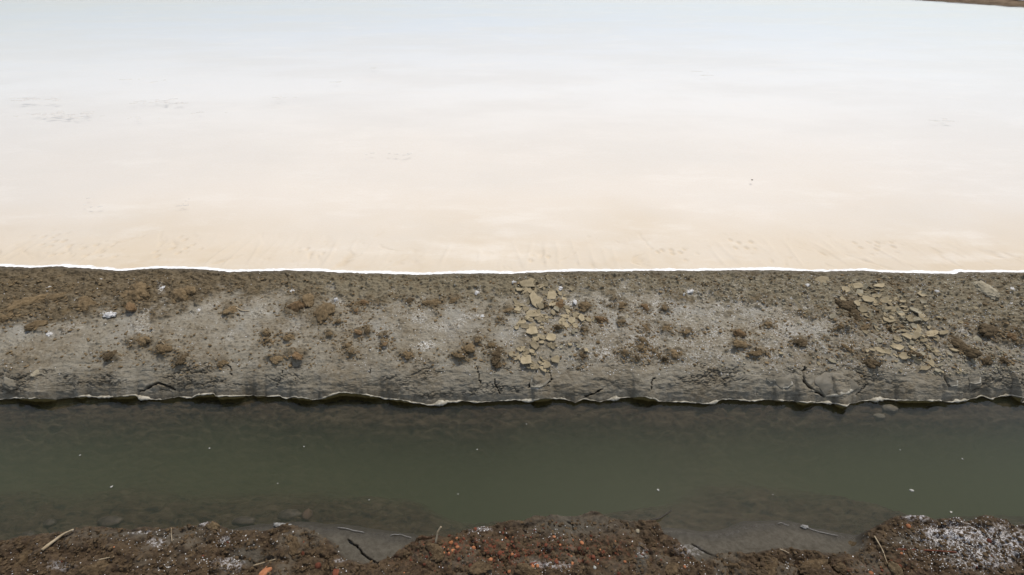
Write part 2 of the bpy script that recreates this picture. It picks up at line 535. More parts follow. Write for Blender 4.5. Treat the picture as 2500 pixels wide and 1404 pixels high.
# ------------------------------------------------------------------ where the clods lie (photograph pixels, looked up on the ground later)
G1 = 'brown mud clods on the grey dike'
clods = [
    (210, 742, 40, 30, 'large rounded brown clod hanging below the left end of the crumbly upper crust', M_CLOD),
    (330, 722, 38, 27, 'broad brown crumbly clod just right of the big rounded clod on the left', M_CLOD),
    (322, 750, 18, 10, 'small brown clod tucked under the broad crumbly clod at upper left', M_CLODR),
    (440, 722, 34, 28, 'brown crumbly clod right of the pale salt blister on the upper left', M_CLOD),
    (14, 778, 17, 11, 'brown clod at the extreme left edge of the dike', M_CLOD),
    (90, 793, 24, 13, 'flat brown clod in the grey mud near the left edge', M_CLOD),
    (140, 728, 34, 16, 'wide brown crust clod at upper left above the flat brown clod', M_CLOD),
    (60, 742, 36, 18, 'broad brown crust clod nearest the upper left corner of the dike', M_CLOD),
    (345, 834, 30, 14, 'elongated brown clod beside the clod with a pale straw on it', M_CLOD),
    (400, 850, 19, 18, 'brown clod with a curved pale straw lying across it', M_CLOD),
    (268, 868, 17, 8, 'low dark brown clod alone on grey mud below the left salt patch', M_CLODD),
    (443, 878, 12, 18, 'upright dark brown clod near the top of the dike face on the left', M_CLODD),
    (545, 886, 15, 13, 'brown clod above the short vertical crack on the left', M_CLOD),
    (562, 758, 13, 18, 'thin brown clod left of the forked pale chip', M_CLOD),
    (720, 752, 28, 17, 'reddish brown left half of the widest clod pair on the dike', M_CLODR),
    (788, 765, 34, 24, 'widest dark brown clod with a knobbly right side, left of centre', M_CLOD),
    (755, 731, 27, 15, 'brown clod lying above the widest clod pair', M_CLOD),
    (893, 741, 12, 9, 'tan brown rounded clod left of centre beside a smaller ochre one', M_CLODR),
    (872, 744, 13, 9, 'brown lump immediately left of the tan rounded clod', M_CLOD),
    (870, 757, 11, 5, 'flat ochre clod under the tan rounded clod', M_CLODR),
    (897, 808, 9, 12, 'brown clod at the right of a small pair below the ochre clod', M_CLOD),
    (875, 811, 6, 8, 'small tan clod at the left of a pair below the ochre clod', M_CLODR),
    (827, 784, 7, 5, 'pea-like brown clod just below the widest dark clod', M_CLOD),
    (708, 823, 13, 10, 'round brown clod in bare grey mud below the reddish clod', M_CLOD),
    (804, 815, 10, 9, 'rough brown clod with salt grains left of the small brown pair', M_CLOD),
    (649, 813, 9, 5, 'small flat brown clod, upper of two in grey mud left of centre', M_CLOD),
    (649, 833, 9, 6, 'small flat brown clod, lower of two in grey mud left of centre', M_CLOD),
    (850, 844, 8, 8, 'upper of two touching brown clods low on the left middle of the dike', M_CLOD),
    (858, 858, 9, 8, 'lower of two touching brown clods low on the left middle of the dike', M_CLOD),
    (725, 866, 24, 12, 'faint reddish brown spread clod low on the dike left of centre', M_CLODR),
    (672, 877, 17, 9, 'dark flat clod left of the faint reddish spread clod', M_CLOD),
    (939, 817, 8, 5, 'small dark clod, upper of two stacked left of centre', M_CLODD),
    (939, 840, 7, 6, 'small reddish clod, lower of two stacked left of centre', M_CLODR),
    (997, 868, 11, 10, 'lone brown clod below the sparkling salt grains', M_CLOD),
    (1122, 868, 18, 11, 'lower end of the diagonal brown clod row left of the flakes', M_CLOD),
    (1145, 850, 15, 12, 'middle piece of the diagonal brown clod row left of the flakes', M_CLOD),
    (1165, 830, 9, 9, 'upper tip of the diagonal brown clod row left of the flakes', M_CLOD),
    (1200, 843, 8, 6, 'small brown clod above the dark clod touching the lowest flakes', M_CLOD),
    (1214, 868, 25, 16, 'dark brown knobbly clod touching the left of the lowest flakes', M_CLODD),
    (1218, 890, 16, 9, 'dark crumbly clod under the dark knobbly one at the lowest flakes', M_CLODD),
    (1055, 741, 24, 11, 'wide brown clod with a pale ring mark, left of the flake heap', M_CLOD),
    (1000, 737, 12, 9, 'grey brown clod left of the wide one with a ring mark', M_CLODD),
    (1110, 733, 16, 9, 'dark brown clod slanting down toward the flake heap', M_CLOD),
    (1222, 780, 11, 8, 'dark reddish clod at the left edge of the flake heap', M_CLODD),
    (1240, 757, 14, 8, 'brown clod slanting into the left side of the flake heap', M_CLOD),
    (1367, 747, 14, 15, 'smooth reddish round clod sitting in the middle flake heap', M_CLODR),
    (1330, 747, 9, 11, 'dark brown crumb in the gap between flakes and the reddish round clod', M_CLODD),
    (1425, 748, 18, 15, 'furry dark brown clod right of the white glassy salt patch', M_CLOD),
    (1520, 745, 18, 12, 'flat olive brown clod right of the furry dark clod', M_CLOD),
    (1575, 750, 14, 10, 'pinkish brown low clod right of the flat olive one', M_CLODR),
    (1623, 752, 11, 8, 'small brown clod at the right end of the upper row', M_CLOD),
    (1467, 780, 13, 9, 'wedge shaped reddish brown clod right of the flake heap', M_CLODR),
    (1517, 786, 8, 10, 'brown clod beside the pale pointed chip', M_CLOD),
    (1427, 803, 5, 14, 'narrow upright dark clod under the right end of the flake heap', M_CLODD),
    (1364, 799, 8, 5, 'small dark clod below the middle flakes', M_CLOD),
    (1577, 802, 10, 13, 'upright tan brown clod in the grey mud right of centre', M_CLOD),
    (1630, 802, 15, 13, 'hollow ring shaped brown clod right of centre', M_CLOD),
    (1676, 810, 12, 7, 'thin arched brown clod right of the hollow one', M_CLOD),
    (1805, 814, 17, 9, 'dark reddish shiny clod above a trail of crumbs', M_CLODR),
    (1569, 832, 9, 9, 'upper right arm of the cross shaped clod', M_CLOD),
    (1561, 848, 9, 9, 'middle of the right arm of the cross shaped clod', M_CLOD),
    (1524, 862, 13, 9, 'left arm of the cross shaped clod', M_CLODD),
    (1555, 874, 10, 8, 'lower right foot of the cross shaped clod', M_CLODD),
    (1648, 865, 18, 12, 'coarse brown clod sprinkled with salt right of the cross shape', M_CLOD),
    (1624, 877, 7, 7, 'small dark clod at the lower left of the coarse salted clod', M_CLODD),
    (1423, 868, 8, 13, 'long dark reddish clod slanting right of the lowest flakes', M_CLODD),
    (1597, 857, 5, 5, 'tiny round clod between the cross shape and the coarse salted clod', M_CLOD),
    (1810, 842, 22, 9, 'low crumbly heap under the dark reddish shiny clod', M_CLOD),
    (1850, 860, 18, 7, 'low crumbly trail right of the heap under the reddish clod', M_CLOD),
    (1875, 790, 8, 10, 'round brown clod with a dimple left of the straw clod', M_CLOD),
    (2070, 745, 24, 18, 'dark brown matted clod left of the scattered right hand flakes', M_CLODD),
    (2092, 772, 20, 13, 'brown matted clod below the dark one left of the right hand flakes', M_CLODD),
    (2112, 798, 17, 11, 'brown clod on the upper rim of the shallow bowl', M_CLOD),
    (2055, 797, 18, 9, 'olive brown strip clod along the top of the shallow bowl', M_CLOD),
    (1955, 835, 22, 11, 'strawy brown clod left of the shallow bowl', M_CLODD),
    (2120, 884, 24, 17, 'dark damp clod below the right side of the shallow bowl', M_CLODD),
    (2065, 848, 14, 6, 'small brown strip clod inside the shallow bowl', M_CLOD),
    (2335, 835, 22, 13, 'upper half of the dark strawy slanting clod on the right', M_CLODD),
    (2358, 858, 20, 12, 'lower half of the dark strawy slanting clod on the right', M_CLODD),
    (2415, 806, 30, 13, 'dark clod with a yellowish core near the right edge', M_CLODD),
    (2410, 880, 24, 13, 'dark damp clod low on the right above the cracked slab pieces', M_CLODD),
    (2465, 821, 15, 9, 'reddish brown clod near the right edge of the dike', M_CLODR),
    (2235, 864, 15, 8, 'dark fuzzy clod at the lower middle of the right hand flakes', M_CLODD),
    (2178, 803, 8, 5, 'small dark red clod in the middle of the right hand flakes', M_CLODD),
    (2452, 880, 8, 9, 'small dark hollow clod at the right edge', M_CLODD),
    (2358, 790, 9, 6, 'small dark red clod above the slanting strawy clod', M_CLODR),
]

# ------------------------------------------------------------------ the dike between ditch and pond
xs = spread(3.45, 1500, 5.2, 90)
ye, yp, hh = edge_y(xs), pond_y(xs), hole_h(xs)
lip = LIPB + LIPH * hh + .003 * perlin(xs * 14, 2.2, 3)
crest_px = 886 + 9 * fbm(xs * 1.6, xs * 0, 3, 31)
zc = 0.135 + .018 * fbm(xs * 1.1, xs * 0 + 3, 2, 33)
_, yc0 = unproj(1250, crest_px, zc)
yc = np.maximum(yc0, ye + .06)

rowsY, rowsZ, rowsS, rowsK = [], [], [], []
for t in np.linspace(0, 1, 12, endpoint=False):            # wall under the lip, down into the ditch
    z = -0.16 + (lip - 0.002 + 0.16) * t
    rec = (0.010 * hh) * np.clip(np.sin(np.pi * np.clip((t - .45) / .55, 0, 1)), 0, 1) - .05 * (1 - sstep(0, .6, t)) * 1.0
    rowsY.append(ye + rec); rowsZ.append(z); rowsS.append(np.full_like(xs, t)); rowsK.append(0)
for t in np.linspace(0, 1, 110, endpoint=False):           # steep crumbling face
    rowsY.append(ye + (yc - ye) * (.5 * t + .5 * (1 - math.cos(t * math.pi / 2))))
    f = .4 * t + .6 * math.sin(t * math.pi / 2)
    rowsZ.append(lip + (zc - lip) * f); rowsS.append(np.full_like(xs, t)); rowsK.append(1)
for t in np.linspace(0, 1, 240):                           # broad top
    y = yc + (yp - yc) * t
    z = zc + (POND_Z + .004 - zc) * (t ** .75) + 0.035 * np.sin(np.pi * t ** .8) * (1 - .25 * t)
    rowsY.append(y); rowsZ.append(z); rowsS.append(np.full_like(xs, t)); rowsK.append(2)
for t in np.linspace(.12, 1, 12):                          # under the pond
    rowsY.append(yp + .25 * t); rowsZ.append(np.full_like(xs, POND_Z + .004 - .09 * t)); rowsS.append(np.full_like(xs, t)); rowsK.append(3)
Y, Z, S = np.array(rowsY), np.array(rowsZ), np.array(rowsS)
K = np.array(rowsK)[:, None] * np.ones_like(Y)
X = np.broadcast_to(xs, Y.shape).copy()
PX, PY = proj(X, Y, Z)
# arc length across for noise on the steep part
ds = np.hypot(np.diff(Y, axis=0), np.diff(Z, axis=0))
A = np.vstack([np.zeros((1, Y.shape[1])), np.cumsum(ds, axis=0)]) + ye[None, :]

br_x = [-300, 0, 100, 250, 350, 450, 520, 620, 800, 900, 1000, 1150, 1250, 1400, 1500, 1700, 1900, 2050, 2200, 2350, 2500, 2900]
br_y = [785, 785, 772, 765, 752, 742, 716, 716, 722, 726, 730, 733, 730, 716, 712, 722, 745, 770, 815, 790, 830, 830]
bl = np.interp(PX, br_x, br_y)
nA = fbm(X * 6, A * 6, 5, 40, .6)
nB = fbm(X * 22, A * 22, 4, 44, .6)
brown = sstep(30, -20, PY - bl + 75 * nA + 45 * nB)
patch = sstep(.10, .45, fbm(X * 9 + 3, A * 9, 5, 60, .68)) * sstep(905, 880, PY)
rightmix = sstep(1850, 2150, PX)
brown = np.maximum(brown * sstep(-.55, .1, nB + .35), patch * (.5 + .35 * rightmix))
brown = np.maximum(brown, .55 * rightmix * sstep(-.15, .3, nA + .6 * nB) * sstep(925, 890, PY))
crow = 12 + 110
away = A - A[crow][None, :] + .035 * nA + .012 * nB            # distance behind the shoulder
topm = sstep(-.045, .045, away) * ((K == 1) | (K == 2))
facem = (1 - topm) * ((K == 1) | (K == 2))
dirt = np.zeros_like(X)
for (cx, cy, crx, cry, _, _) in clods:
    sel = (np.abs(PX - cx) < 3.2 * crx + 12) & (np.abs(PY - cy) < 3.2 * cry + 12)
    q = np.hypot((PX[sel] - cx) / (crx * 1.35 + 2), (PY[sel] - cy - 1) / (cry * 1.35 + 2)) + .45 * nB[sel] + .3 * nA[sel]
    dirt[sel] = np.maximum(dirt[sel], sstep(1.25, .45, q))
brown = np.maximum(brown, .78 * dirt) * topm
f1a, f2a, _ = worley(X * 17 + .6 * nA, A * 17 + .6 * nB, 70)
f1b, f2b, _ = worley(X * 38 + .5 * nB, A * 38, 71)
f1c, f2c, _ = worley(X * 85, A * 85, 72)
D = .010 * fbm(X * 2.2, A * 2.2, 3, 50) + .006 * fbm(X * 9, A * 9, 4, 52) * topm
D += topm * dirt * .004
D += brown * (.027 * (np.clip(1 - f1a * 1.1, 0, 1) - .3) + .013 * (np.clip(1 - f1b * 1.1, 0, 1) - .3) + .006 * (1 - f1c) + .004)
D += (1 - brown) * topm * (.0035 * np.clip(.5 - f1b, 0, 1) + .004 * (.6 - f1c) + .0050 * fbm(X * 55, A * 55, 3, 55, .7) + .004 * fbm(X * 20, A * 20, 3, 56))
# small loose bumps scattered over the grey crust
pick = (fbm(X * 14, A * 14, 2, 57) > .12) * topm
D += pick * .010 * np.clip(.34 - f1b, 0, 1) * 2.2
# the face: bedding ledges and crevices that run along it
ra = 1 - np.abs(perlin(X * 7 + 1.6 * nA, A * 17 + 2.6 * nA, 80) + .25 * nB)
rb = 1 - np.abs(perlin(X * 19 + 1.4 * nB, A * 34 + 2 * nB, 81) + .2 * nB)
zone = sstep(-.05, .30, fbm(X * 3.2, A * 9, 3, 84))
led = facem * np.where(K == 1, sstep(0.05, .22, S), 1.0)
crev = (sstep(.86, .99, ra) + .6 * sstep(.88, .99, rb)) * zone * led
D += led * (.010 * fbm(X * 5, A * 16, 5, 86, .6) + .005 * fbm(X * 30, A * 45, 3, 88)) - .010 * crev
# lip: rounded and knobbly
lipm = (facem * (K == 1) * sstep(.10, 0.0, S))
D += lipm * .004 * fbm(X * 60, A * 20, 3, 90)
# cracks picked out in the photograph
cracks = [([(340, 956), (360, 947), (385, 935), (405, 942), (427, 952)], 2.2, .05), ([(558, 893), (565, 905), (563, 915)], 1.6, .03),
          ([(1207, 925), (1212, 945), (1222, 962)], 1.3, .025), ([(1165, 890), (1168, 912), (1172, 936)], 1.1, .02),
          ([(1590, 950), (1593, 935), (1599, 924)], 1.8, .035), ([(1968, 898), (1962, 908), (1964, 930), (1975, 944), (1990, 956), (2012, 966)], 2.4, .05),
          ([(1310, 905), (1298, 925), (1293, 948)], 1.5, .03), ([(1342, 905), (1346, 925), (1338, 942)], 1.2, .02),
          ([(2302, 903), (2308, 925), (2318, 942)], 1.8, .03), ([(2365, 925), (2366, 944)], 1.2, .02),
          ([(690, 905), (683, 925), (675, 945)], 1.2, .02), ([(1430, 968), (1450, 962), (1470, 950)], 1.5, .03),
          ([(2092, 908), (2110, 915), (2118, 935), (2095, 965)], 1.2, .02), ([(2440, 905), (2452, 925)], 1.5, .025),
          ([(700, 670), (706, 690), (700, 702)], 1.2, .02), ([(905, 900), (900, 912)], 1.3, .02)]
crackm = np.zeros_like(X)
wob = 3.4 * perlin(X * 40, A * 40, 95) + 1.8 * perlin(X * 95, A * 95, 96)
for pts, wd, dp in cracks:
    d = seg_dist(PX + wob, PY + wob * .6, pts)
    g = np.exp(-(d / (wd * .72 * (1 + .5 * perlin(X * 50, A * 50, 97)))) ** 2)
    D -= dp * g
    crackm = np.maximum(crackm, sstep(.3, .75, g))
# the shallow bowl on the right
gb = np.hypot((PX - 2052) / 45, (PY - 835) / 34)
D += .012 * np.exp(-((gb - 1.05) / .22) ** 2) * topm - .014 * np.exp(-(gb / .8) ** 2) * topm
D *= np.where(K == 2, 1 - .85 * sstep(.93, .99, S), 1.0) * np.where(K == 3, .15, 1.0)
dirY = np.where(K <= 1, -.72, -.22)
dirZ = np.where(K <= 1, .65, .97)
fade = np.where(K == 0, 0.25, 1.0) * np.where(K == 3, sstep(.5, 0, S), 1.0)
Y = Y + D * dirY * fade
Z = Z + D * dirZ * fade
salt = .5 * sstep(.15, .4, fbm(X * 5 + 7, A * 5, 4, 61)) * topm * (1 - brown) * sstep(.05, .25, S)
salt = np.maximum(salt, .45 * sstep(1250, 1500, PX) * topm * (1 - .6 * brown) * sstep(-.1, .25, nB))
for (cx, cy, rx, ry, s) in [(1040, 845, 30, 14, .9), (395, 710, 10, 18, .7), (265, 768, 16, 8, .9), (122, 815, 10, 8, .8), (1025, 775, 22, 18, .6),
                            (1390, 740, 18, 9, .9), (1685, 715, 14, 12, .8), (1735, 815, 14, 12, .8), (820, 740, 26, 14, .4), (1310, 944, 16, 8, .8),
                            (1165, 712, 14, 12, .6), (715, 712, 14, 6, .6), (1168, 772, 12, 6, .9), (1475, 865, 20, 16, .6), (1560, 830, 40, 20, .4),
                            (2030, 800, 60, 30, .3), (1900, 935, 24, 8, .4)]:
    q = np.hypot((PX - cx) / rx, (PY - cy) / ry) + .5 * nB
    salt = np.maximum(salt, s * sstep(1.1, .4, q))
wet = (K == 2) * sstep(.86, .985, S + .06 * nB) * .75
wet = np.maximum(wet, facem * (.13 + .4 * nA + .15 * nB))
wet = np.maximum(wet, facem * crev * .55)  # this mask also darkens the carved crevices
wet = np.maximum(wet, (K == 0) * .2)
wet = np.maximum(wet, (K == 3) * .9)
algae = (K == 0) * .9 + lipm * 0
light = topm * (K == 2) * sstep(500, 900, PX) * sstep(-.3, .3, nA + .5 * nB + .25) * sstep(640, 690, PY) * sstep(800, 730, PY - 40 * sstep(1900, 2200, PX)) * .8 * (1 - .8 * dirt)
pale = topm * (1 - brown) * sstep(-.1, .35, fbm(X * 4.3 + 9, A * 4.3, 6, 62, .68)) * .6 * sstep(.08, .3, S)
bank_me = grid_mesh('dike', X, Y, Z, {'mask': (brown, salt, wet, algae), 'mask2': (pale, crackm, light)})
BANK = add('dike', bank_me, M_BANK, 'structure')

# ------------------------------------------------------------------ pond: salt bed, brine, white crust
xs2 = spread(3.6, 800, 6, 40)
tt = np.concatenate([np.linspace(0, 1, 150), 1 + np.linspace(0, 1, 60)[1:] ** 1.2 * 6])
yp2 = pond_y(xs2)
Yb = yp2[None, :] - .10 + tt[:, None] * .95
Xb = np.broadcast_to(xs2, Yb.shape).copy()
dsh = Yb - yp2[None, :]
Zb = POND_Z - .004 - .030 * sstep(-.02, .6, dsh) - .02 * sstep(.6, 5, dsh) + .006 * fbm(Xb * 2, Yb * 2, 3, 101)
PXb, PYb = proj(Xb, Yb, Zb)
strk = sstep(.14, .5, fbm(Xb * 9 + 1.6 * perlin(Xb * 2, Yb * 3, 112), Yb * 3.4, 4, 103)) * sstep(-.4, .15, fbm(Xb * 1.1, Yb, 2, 113)) * sstep(.02, .12, dsh) * sstep(.62, .22, dsh + .3 * fbm(Xb * 3, Yb, 2, 104))
Zb = Zb - .010 * strk
f1, _, _ = worley(Xb * 13, Yb * 8, 106)
spot = sstep(.30, .10, f1) * sstep(.05, .3, fbm(Xb * 2.2, Yb * 2, 2, 107)) * sstep(.10, .2, dsh) * sstep(.62, .42, dsh)
Zb -= .008 * spot
strk2 = sstep(.75, .97, 1 - np.abs(perlin(Xb * 7, Yb * 1.2, 109))) * sstep(.03, .15, dsh) * sstep(.6, .3, dsh) * sstep(-.3, .2, fbm(Xb * 1.4 + 3, Yb, 3, 111))
Zb += .005 * strk2
scr = np.clip(.28 * strk + .32 * spot, 0, 1) + .16 * sstep(.1, .5, fbm(Xb * 5, Yb * 5, 4, 110)) * sstep(.8, .1, dsh)
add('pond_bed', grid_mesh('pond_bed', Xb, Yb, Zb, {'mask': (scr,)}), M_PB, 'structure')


def flat(name, x0, x1, y0, y1, z, mat, n=2):
    gx, gy = np.meshgrid(np.linspace(x0, x1, n), np.linspace(y0, y1, n))
    return add(name, grid_mesh(name, gx, gy, np.full_like(gx, z)), mat, 'structure', smooth=False)


flat('pond_floor', -90, 90, 3.3, 110, POND_Z - .075, M_PB)
flat('land', -2000, 2000, -900, 2500, -.9, M_LAND)
flat('pond_water', -90, 90, 2.70, 110, POND_Z, M_PW)

tc = np.linspace(0, 1, 22)
xs3 = spread(3.6, 1200, 6, 60)
yp3 = pond_y(xs3)
wd = .044 + .026 * fbm(xs3 * 2.1, xs3 * 0, 3, 120) + .012 * fbm(xs3 * 14, xs3 * 0 + 5, 3, 121)
wd += .03 * np.clip(np.interp(xs3, px_, py_) * -1 + np.interp(xs3, px_, py_).mean(), 0, 1)
wd = np.maximum(wd, .012)
Yc = yp3[None, :] - .05 + tc[:, None] * (wd + .05)[None, :]
Xc = np.broadcast_to(xs3, Yc.shape).copy()
Zc = POND_Z + .006 * np.sin(np.pi * np.clip(tc[:, None] * .5 + .5, 0, 1)) + .004 * (1 - tc[:, None] ** 3) - .003 - .014 * sstep(.55, .30, tc[:, None]) + .0022 * fbm(Xc * 30, Yc * 90, 4, 123) + .002 * fbm(Xc * 6, Yc * 30, 3, 124)
add('salt_crust', grid_mesh('salt_crust', Xc, Yc, Zc), M_SALT, 'stuff',
    'white salt crust line along the edge of the pale pond', 'salt crust')

# salt rim along the ditch
xr = spread(3.45, 1700, 5.2, 80)
yr = edge_y(xr)
zr = LIPB + LIPH * hole_h(xr) + .003 * perlin(xr * 14, 2.2, 3)
keep = sstep(-.18, .16, fbm(xr * 7, xr * 0, 3, 131))
rad = (.0018 + .0050 * np.clip(fbm(xr * 22, xr * 0, 4, 130, .65) + .3, 0, 2) + .016 * np.clip(perlin(xr * 12, xr * 0 + .4, 133) - .3, 0, 1)) * (.15 + .85 * keep)
an = np.linspace(0, 2 * np.pi, 11)
Xr = np.broadcast_to(xr, (11, len(xr))).copy()
rr = rad[None, :] * (1 + .5 * fbm(Xr * 70, an[:, None] * 1.2 + 0 * Xr, 2, 134))
Yr = yr[None, :] - .003 + np.cos(an)[:, None] * rr * 1.5
Zr = zr[None, :] + .001 + np.sin(an)[:, None] * rr
add('salt_rim', grid_mesh('salt_rim', Xr, Yr, Zr), M_RIM, 'stuff', 'thin pale salt rim along the far waterline of the ditch', 'salt rim')

# ------------------------------------------------------------------ near bank with lumps and low grey mud shelves
near_px = np.array([(-200, 1335), (0, 1324), (43, 1319), (77, 1308.5), (136, 1301), (184, 1294), (223, 1292), (276, 1287), (307, 1292), (358, 1287),
                    (430, 1292), (468, 1285), (502, 1276.5), (520, 1276), (527, 1285), (550, 1298), (640, 1300), (700, 1290), (748, 1298), (794, 1324),
                    (809, 1337), (832, 1375), (880, 1380), (922, 1376), (950, 1365), (1012, 1319), (1030, 1311), (1070, 1305), (1088, 1310),
                    (1129, 1296), (1165, 1287), (1209, 1279), (1240, 1276), (1273, 1275), (1301, 1262), (1342, 1260), (1394, 1264), (1419, 1258.5),
                    (1445, 1249.6), (1470, 1255), (1509, 1266), (1542, 1273), (1593, 1275), (1609, 1285), (1621, 1301), (1650, 1321), (1680, 1349),
                    (1716, 1380), (1750, 1364), (1800, 1356), (1860, 1357), (1919, 1342), (1973, 1349.5), (2019, 1357), (2098, 1360), (2120, 1340),
                    (2131, 1296), (2147, 1283), (2182, 1263.7), (2218, 1262), (2244, 1261), (2282, 1267.5), (2334, 1271), (2367, 1272.6), (2385, 1266),
                    (2423, 1265), (2456, 1272), (2487, 1283), (2500, 1285), (2700, 1290)])
shelf_px = np.array([(-200, 1345), (540, 1330), (560, 1300), (620, 1290), (697, 1285), (758, 1283), (784, 1291), (825, 1290), (860, 1295), (889, 1300),
                     (953, 1309), (1004, 1314), (1040, 1335), (1200, 1340), (1560, 1320), (1600, 1300), (1624, 1299.5), (1675, 1300), (1726, 1308),
                     (1778, 1303), (1829, 1285), (1879, 1281), (1898, 1278), (1962, 1286), (2001, 1300), (2039, 1307), (2078, 1313), (2110, 1318),
                     (2140, 1330), (2700, 1340)])
NZ = .085
nx, ny = unproj(near_px[:, 0], near_px[:, 1], NZ)
sx, sy = unproj(shelf_px[:, 0], shelf_px[:, 1], 0.002)


def near_h(x, y, fine=True):
    ey_ = np.interp(x, nx, ny) + .006 * perlin(x * 22, y * 22, 140)
    sy_ = np.interp(x, sx, sy) + .005 * perlin(x * 15, y * 15, 141)
    dl = ey_ - y           # > 0 inside the lumps
    dsf = sy_ - y          # > 0 on the shelf
    zs = np.where(dsf > 0, .020 * sstep(0, .10, dsf) + .004 * np.minimum(dsf, .1) / .1, 0)
    zs = zs - .04 * sstep(0, .06, -dsf) - .55 * sstep(.03, .22, -dsf)
    top = NZ - .004 + .02 * sstep(0, .25, dl) + .02 * fbm(x * 3.1, y * 3.1, 2, 143)
    lump = sstep(-.055, .004, dl)
    z = zs * (1 - lump) + top * lump
    return z, lump, dsf


xn = spread(2.25, 1250, 4.2, 80)
yn = np.concatenate([np.linspace(.18, .82, 40), np.linspace(.82, 1.36, 230)[1:]])
Xn, Yn = np.meshgrid(xn, yn)
Zn, lump, dsf = near_h(Xn, Yn)
g1, _, _ = worley(Xn * 16, Yn * 16, 150)
g2, _, _ = worley(Xn * 40, Yn * 40, 151)
g3, _, _ = worley(Xn * 100, Yn * 100, 152)
nn = fbm(Xn * 20, Yn * 20, 4, 153, .62)
PXn, PYn = proj(Xn, Yn, Zn)
smooth_top = np.maximum(np.exp(-(((PXn - 1400) / 110) ** 2 + ((PYn - 1283) / 30) ** 2)), .7 * np.exp(-(((PXn - 300) / 160) ** 2 + ((PYn - 1305) / 14) ** 2)))
smooth_top = np.maximum(smooth_top, .8 * np.exp(-(((PXn - 2215) / 50) ** 2 + ((PYn - 1322) / 16) ** 2)))
rghm = lump * (1 - .75 * smooth_top)
g0, h0, _ = worley(Xn * 7.5 + .5 * nn, Yn * 9, 149)
Zn = Zn + rghm * (.026 * (np.clip(1 - g0, 0, 1) - .45) - .012 * sstep(.14, .02, h0 - g0) * sstep(-.1, .3, nn + .2))
Zn = Zn + rghm * (.024 * (np.clip(1 - g1, 0, 1) - .4) + .011 * (np.clip(1 - 1.1 * g2, 0, 1) - .3) + .005 * (.6 - g3) + .007 * nn)
Zn = Zn + .0018 * fbm(Xn * 60, Yn * 60, 3, 154, .7)
ncrack = np.zeros_like(Xn)
for pts, wdt, dp in [([(850, 1317), (858, 1326), (872, 1332), (883, 1350), (900, 1363), (924, 1376)], 1.3, .05), ([(1690, 1328), (1715, 1343), (1750, 1362)], 1.3, .02),
                     ([(1385, 1276), (1398, 1280), (1402, 1292)], 1.8, .015), ([(1278, 1284), (1277, 1296), (1284, 1304)], 1.8, .015)]:
    g = np.exp(-(seg_dist(PXn + 3 * perlin(Xn * 60, Yn * 60, 155), PYn, pts) / wdt) ** 2)
    Zn = Zn - dp * g
    ncrack = np.maximum(ncrack, g)
nsalt = np.zeros_like(Xn)
for (cx, cy, rx, ry, s) in [(2330, 1310, 110, 34, 1), (2440, 1330, 90, 55, .8), (2240, 1268, 45, 10, .8), (2400, 1370, 110, 30, .55), (560, 1380, 40, 22, .55), (385, 1325, 26, 16, .6),
                            (1570, 1350, 16, 22, .5), (1680, 1345, 40, 16, .4), (1340, 1382, 60, 12, .6), (340, 1300, 50, 6, .6), (500, 1282, 24, 8, .7), (550, 1320, 14, 10, .7),
                            (1170, 1292, 30, 8, .6), (830, 1373, 20, 6, .5), (150, 1385, 40, 14, .4)]:
    q = np.hypot((PXn - cx) / rx, (PYn - cy) / ry) + .55 * nn
    nsalt = np.maximum(nsalt, s * sstep(1.1, .35, q))
wet_darkn = np.clip(sstep(.012, -.01, Zn) + .5 * (1 - lump) * sstep(.05, 0, dsf), 0, 1) * .7
wet_darkn = np.maximum(wet_darkn, sstep(.3, .8, ncrack))  # crack lines darkened through the same channel
redm = np.exp(-(((PXn - 1280) / 260) ** 2 + ((PYn - 1350) / 34) ** 2)) + .4 * np.exp(-(((PXn - 2140) / 90) ** 2 + ((PYn - 1385) / 22) ** 2))
slabm = np.maximum(1 - lump, np.clip(smooth_top * 1.25, 0, 1) * (.8 + .4 * nn))
for (cx, cy, rx, ry, s) in [(610, 1360, 70, 26, .8), (1565, 1370, 22, 40, .9), (1290, 1370, 60, 12, .5)]:
    slabm = np.maximum(slabm, s * sstep(1.1, .4, np.hypot((PXn - cx) / rx, (PYn - cy) / ry) + .5 * nn))
NEAR = add('near_bank', grid_mesh('near_bank', Xn, Yn, Zn, {'mask': (slabm, nsalt, wet_darkn, np.clip(redm, 0, 1))}), M_NEAR, 'structure')

# ------------------------------------------------------------------ ditch bed and water
xd = spread(2.9, 560, 5.2, 60)
yd = np.linspace(.92, 2.06, 210)
Xd, Yd = np.meshgrid(xd, yd)
en, sn, ed = np.interp(Xd, nx, ny), np.interp(Xd, sx, sy), np.interp(xd, np.linspace(-5.2, 5.2, 27), edge_y(np.linspace(-5.2, 5.2, 27)))[None, :]
near_edge = np.maximum(en, sn)
kk = np.exp(-np.linspace(-2.4, 2.4, 41) ** 2)
kk /= kk.sum()
near_edge = np.array([np.convolve(np.pad(r_, 20, mode='edge'), kk, 'valid') for r_ in near_edge])
u = np.clip((Yd - near_edge) / np.maximum(ed - near_edge, .1), -.4, 1.1)
shoal = np.interp(Xd + .1 * perlin(Xd * 2, Yd * 2, 160), [-3, -2.2, -1.6, -1.0, -.5, 0, .3, .6, 1.0, 1.5, 1.9, 2.3, 3],
                  [.62, .64, .60, .50, .46, .22, .20, .36, .62, .56, .30, .34, .38])
dn = sstep(shoal * .30, shoal * 1.75 + .14, u + .07 * fbm(Xd * 3, Yd * 4, 3, 161))
df = sstep(.90, .46, u + .06 * fbm(Xd * 2, Yd * 2, 3, 162))
Zd = -.038 - .012 * sstep(0, .15, u) - .60 * dn * df - .02 * df + .02 * sstep(.85, 1.02, u)
Zd += .008 * fbm(Xd * 5, Yd * 5, 4, 163) + .010 * fbm(Xd * 20, Yd * 32, 4, 164, .6)
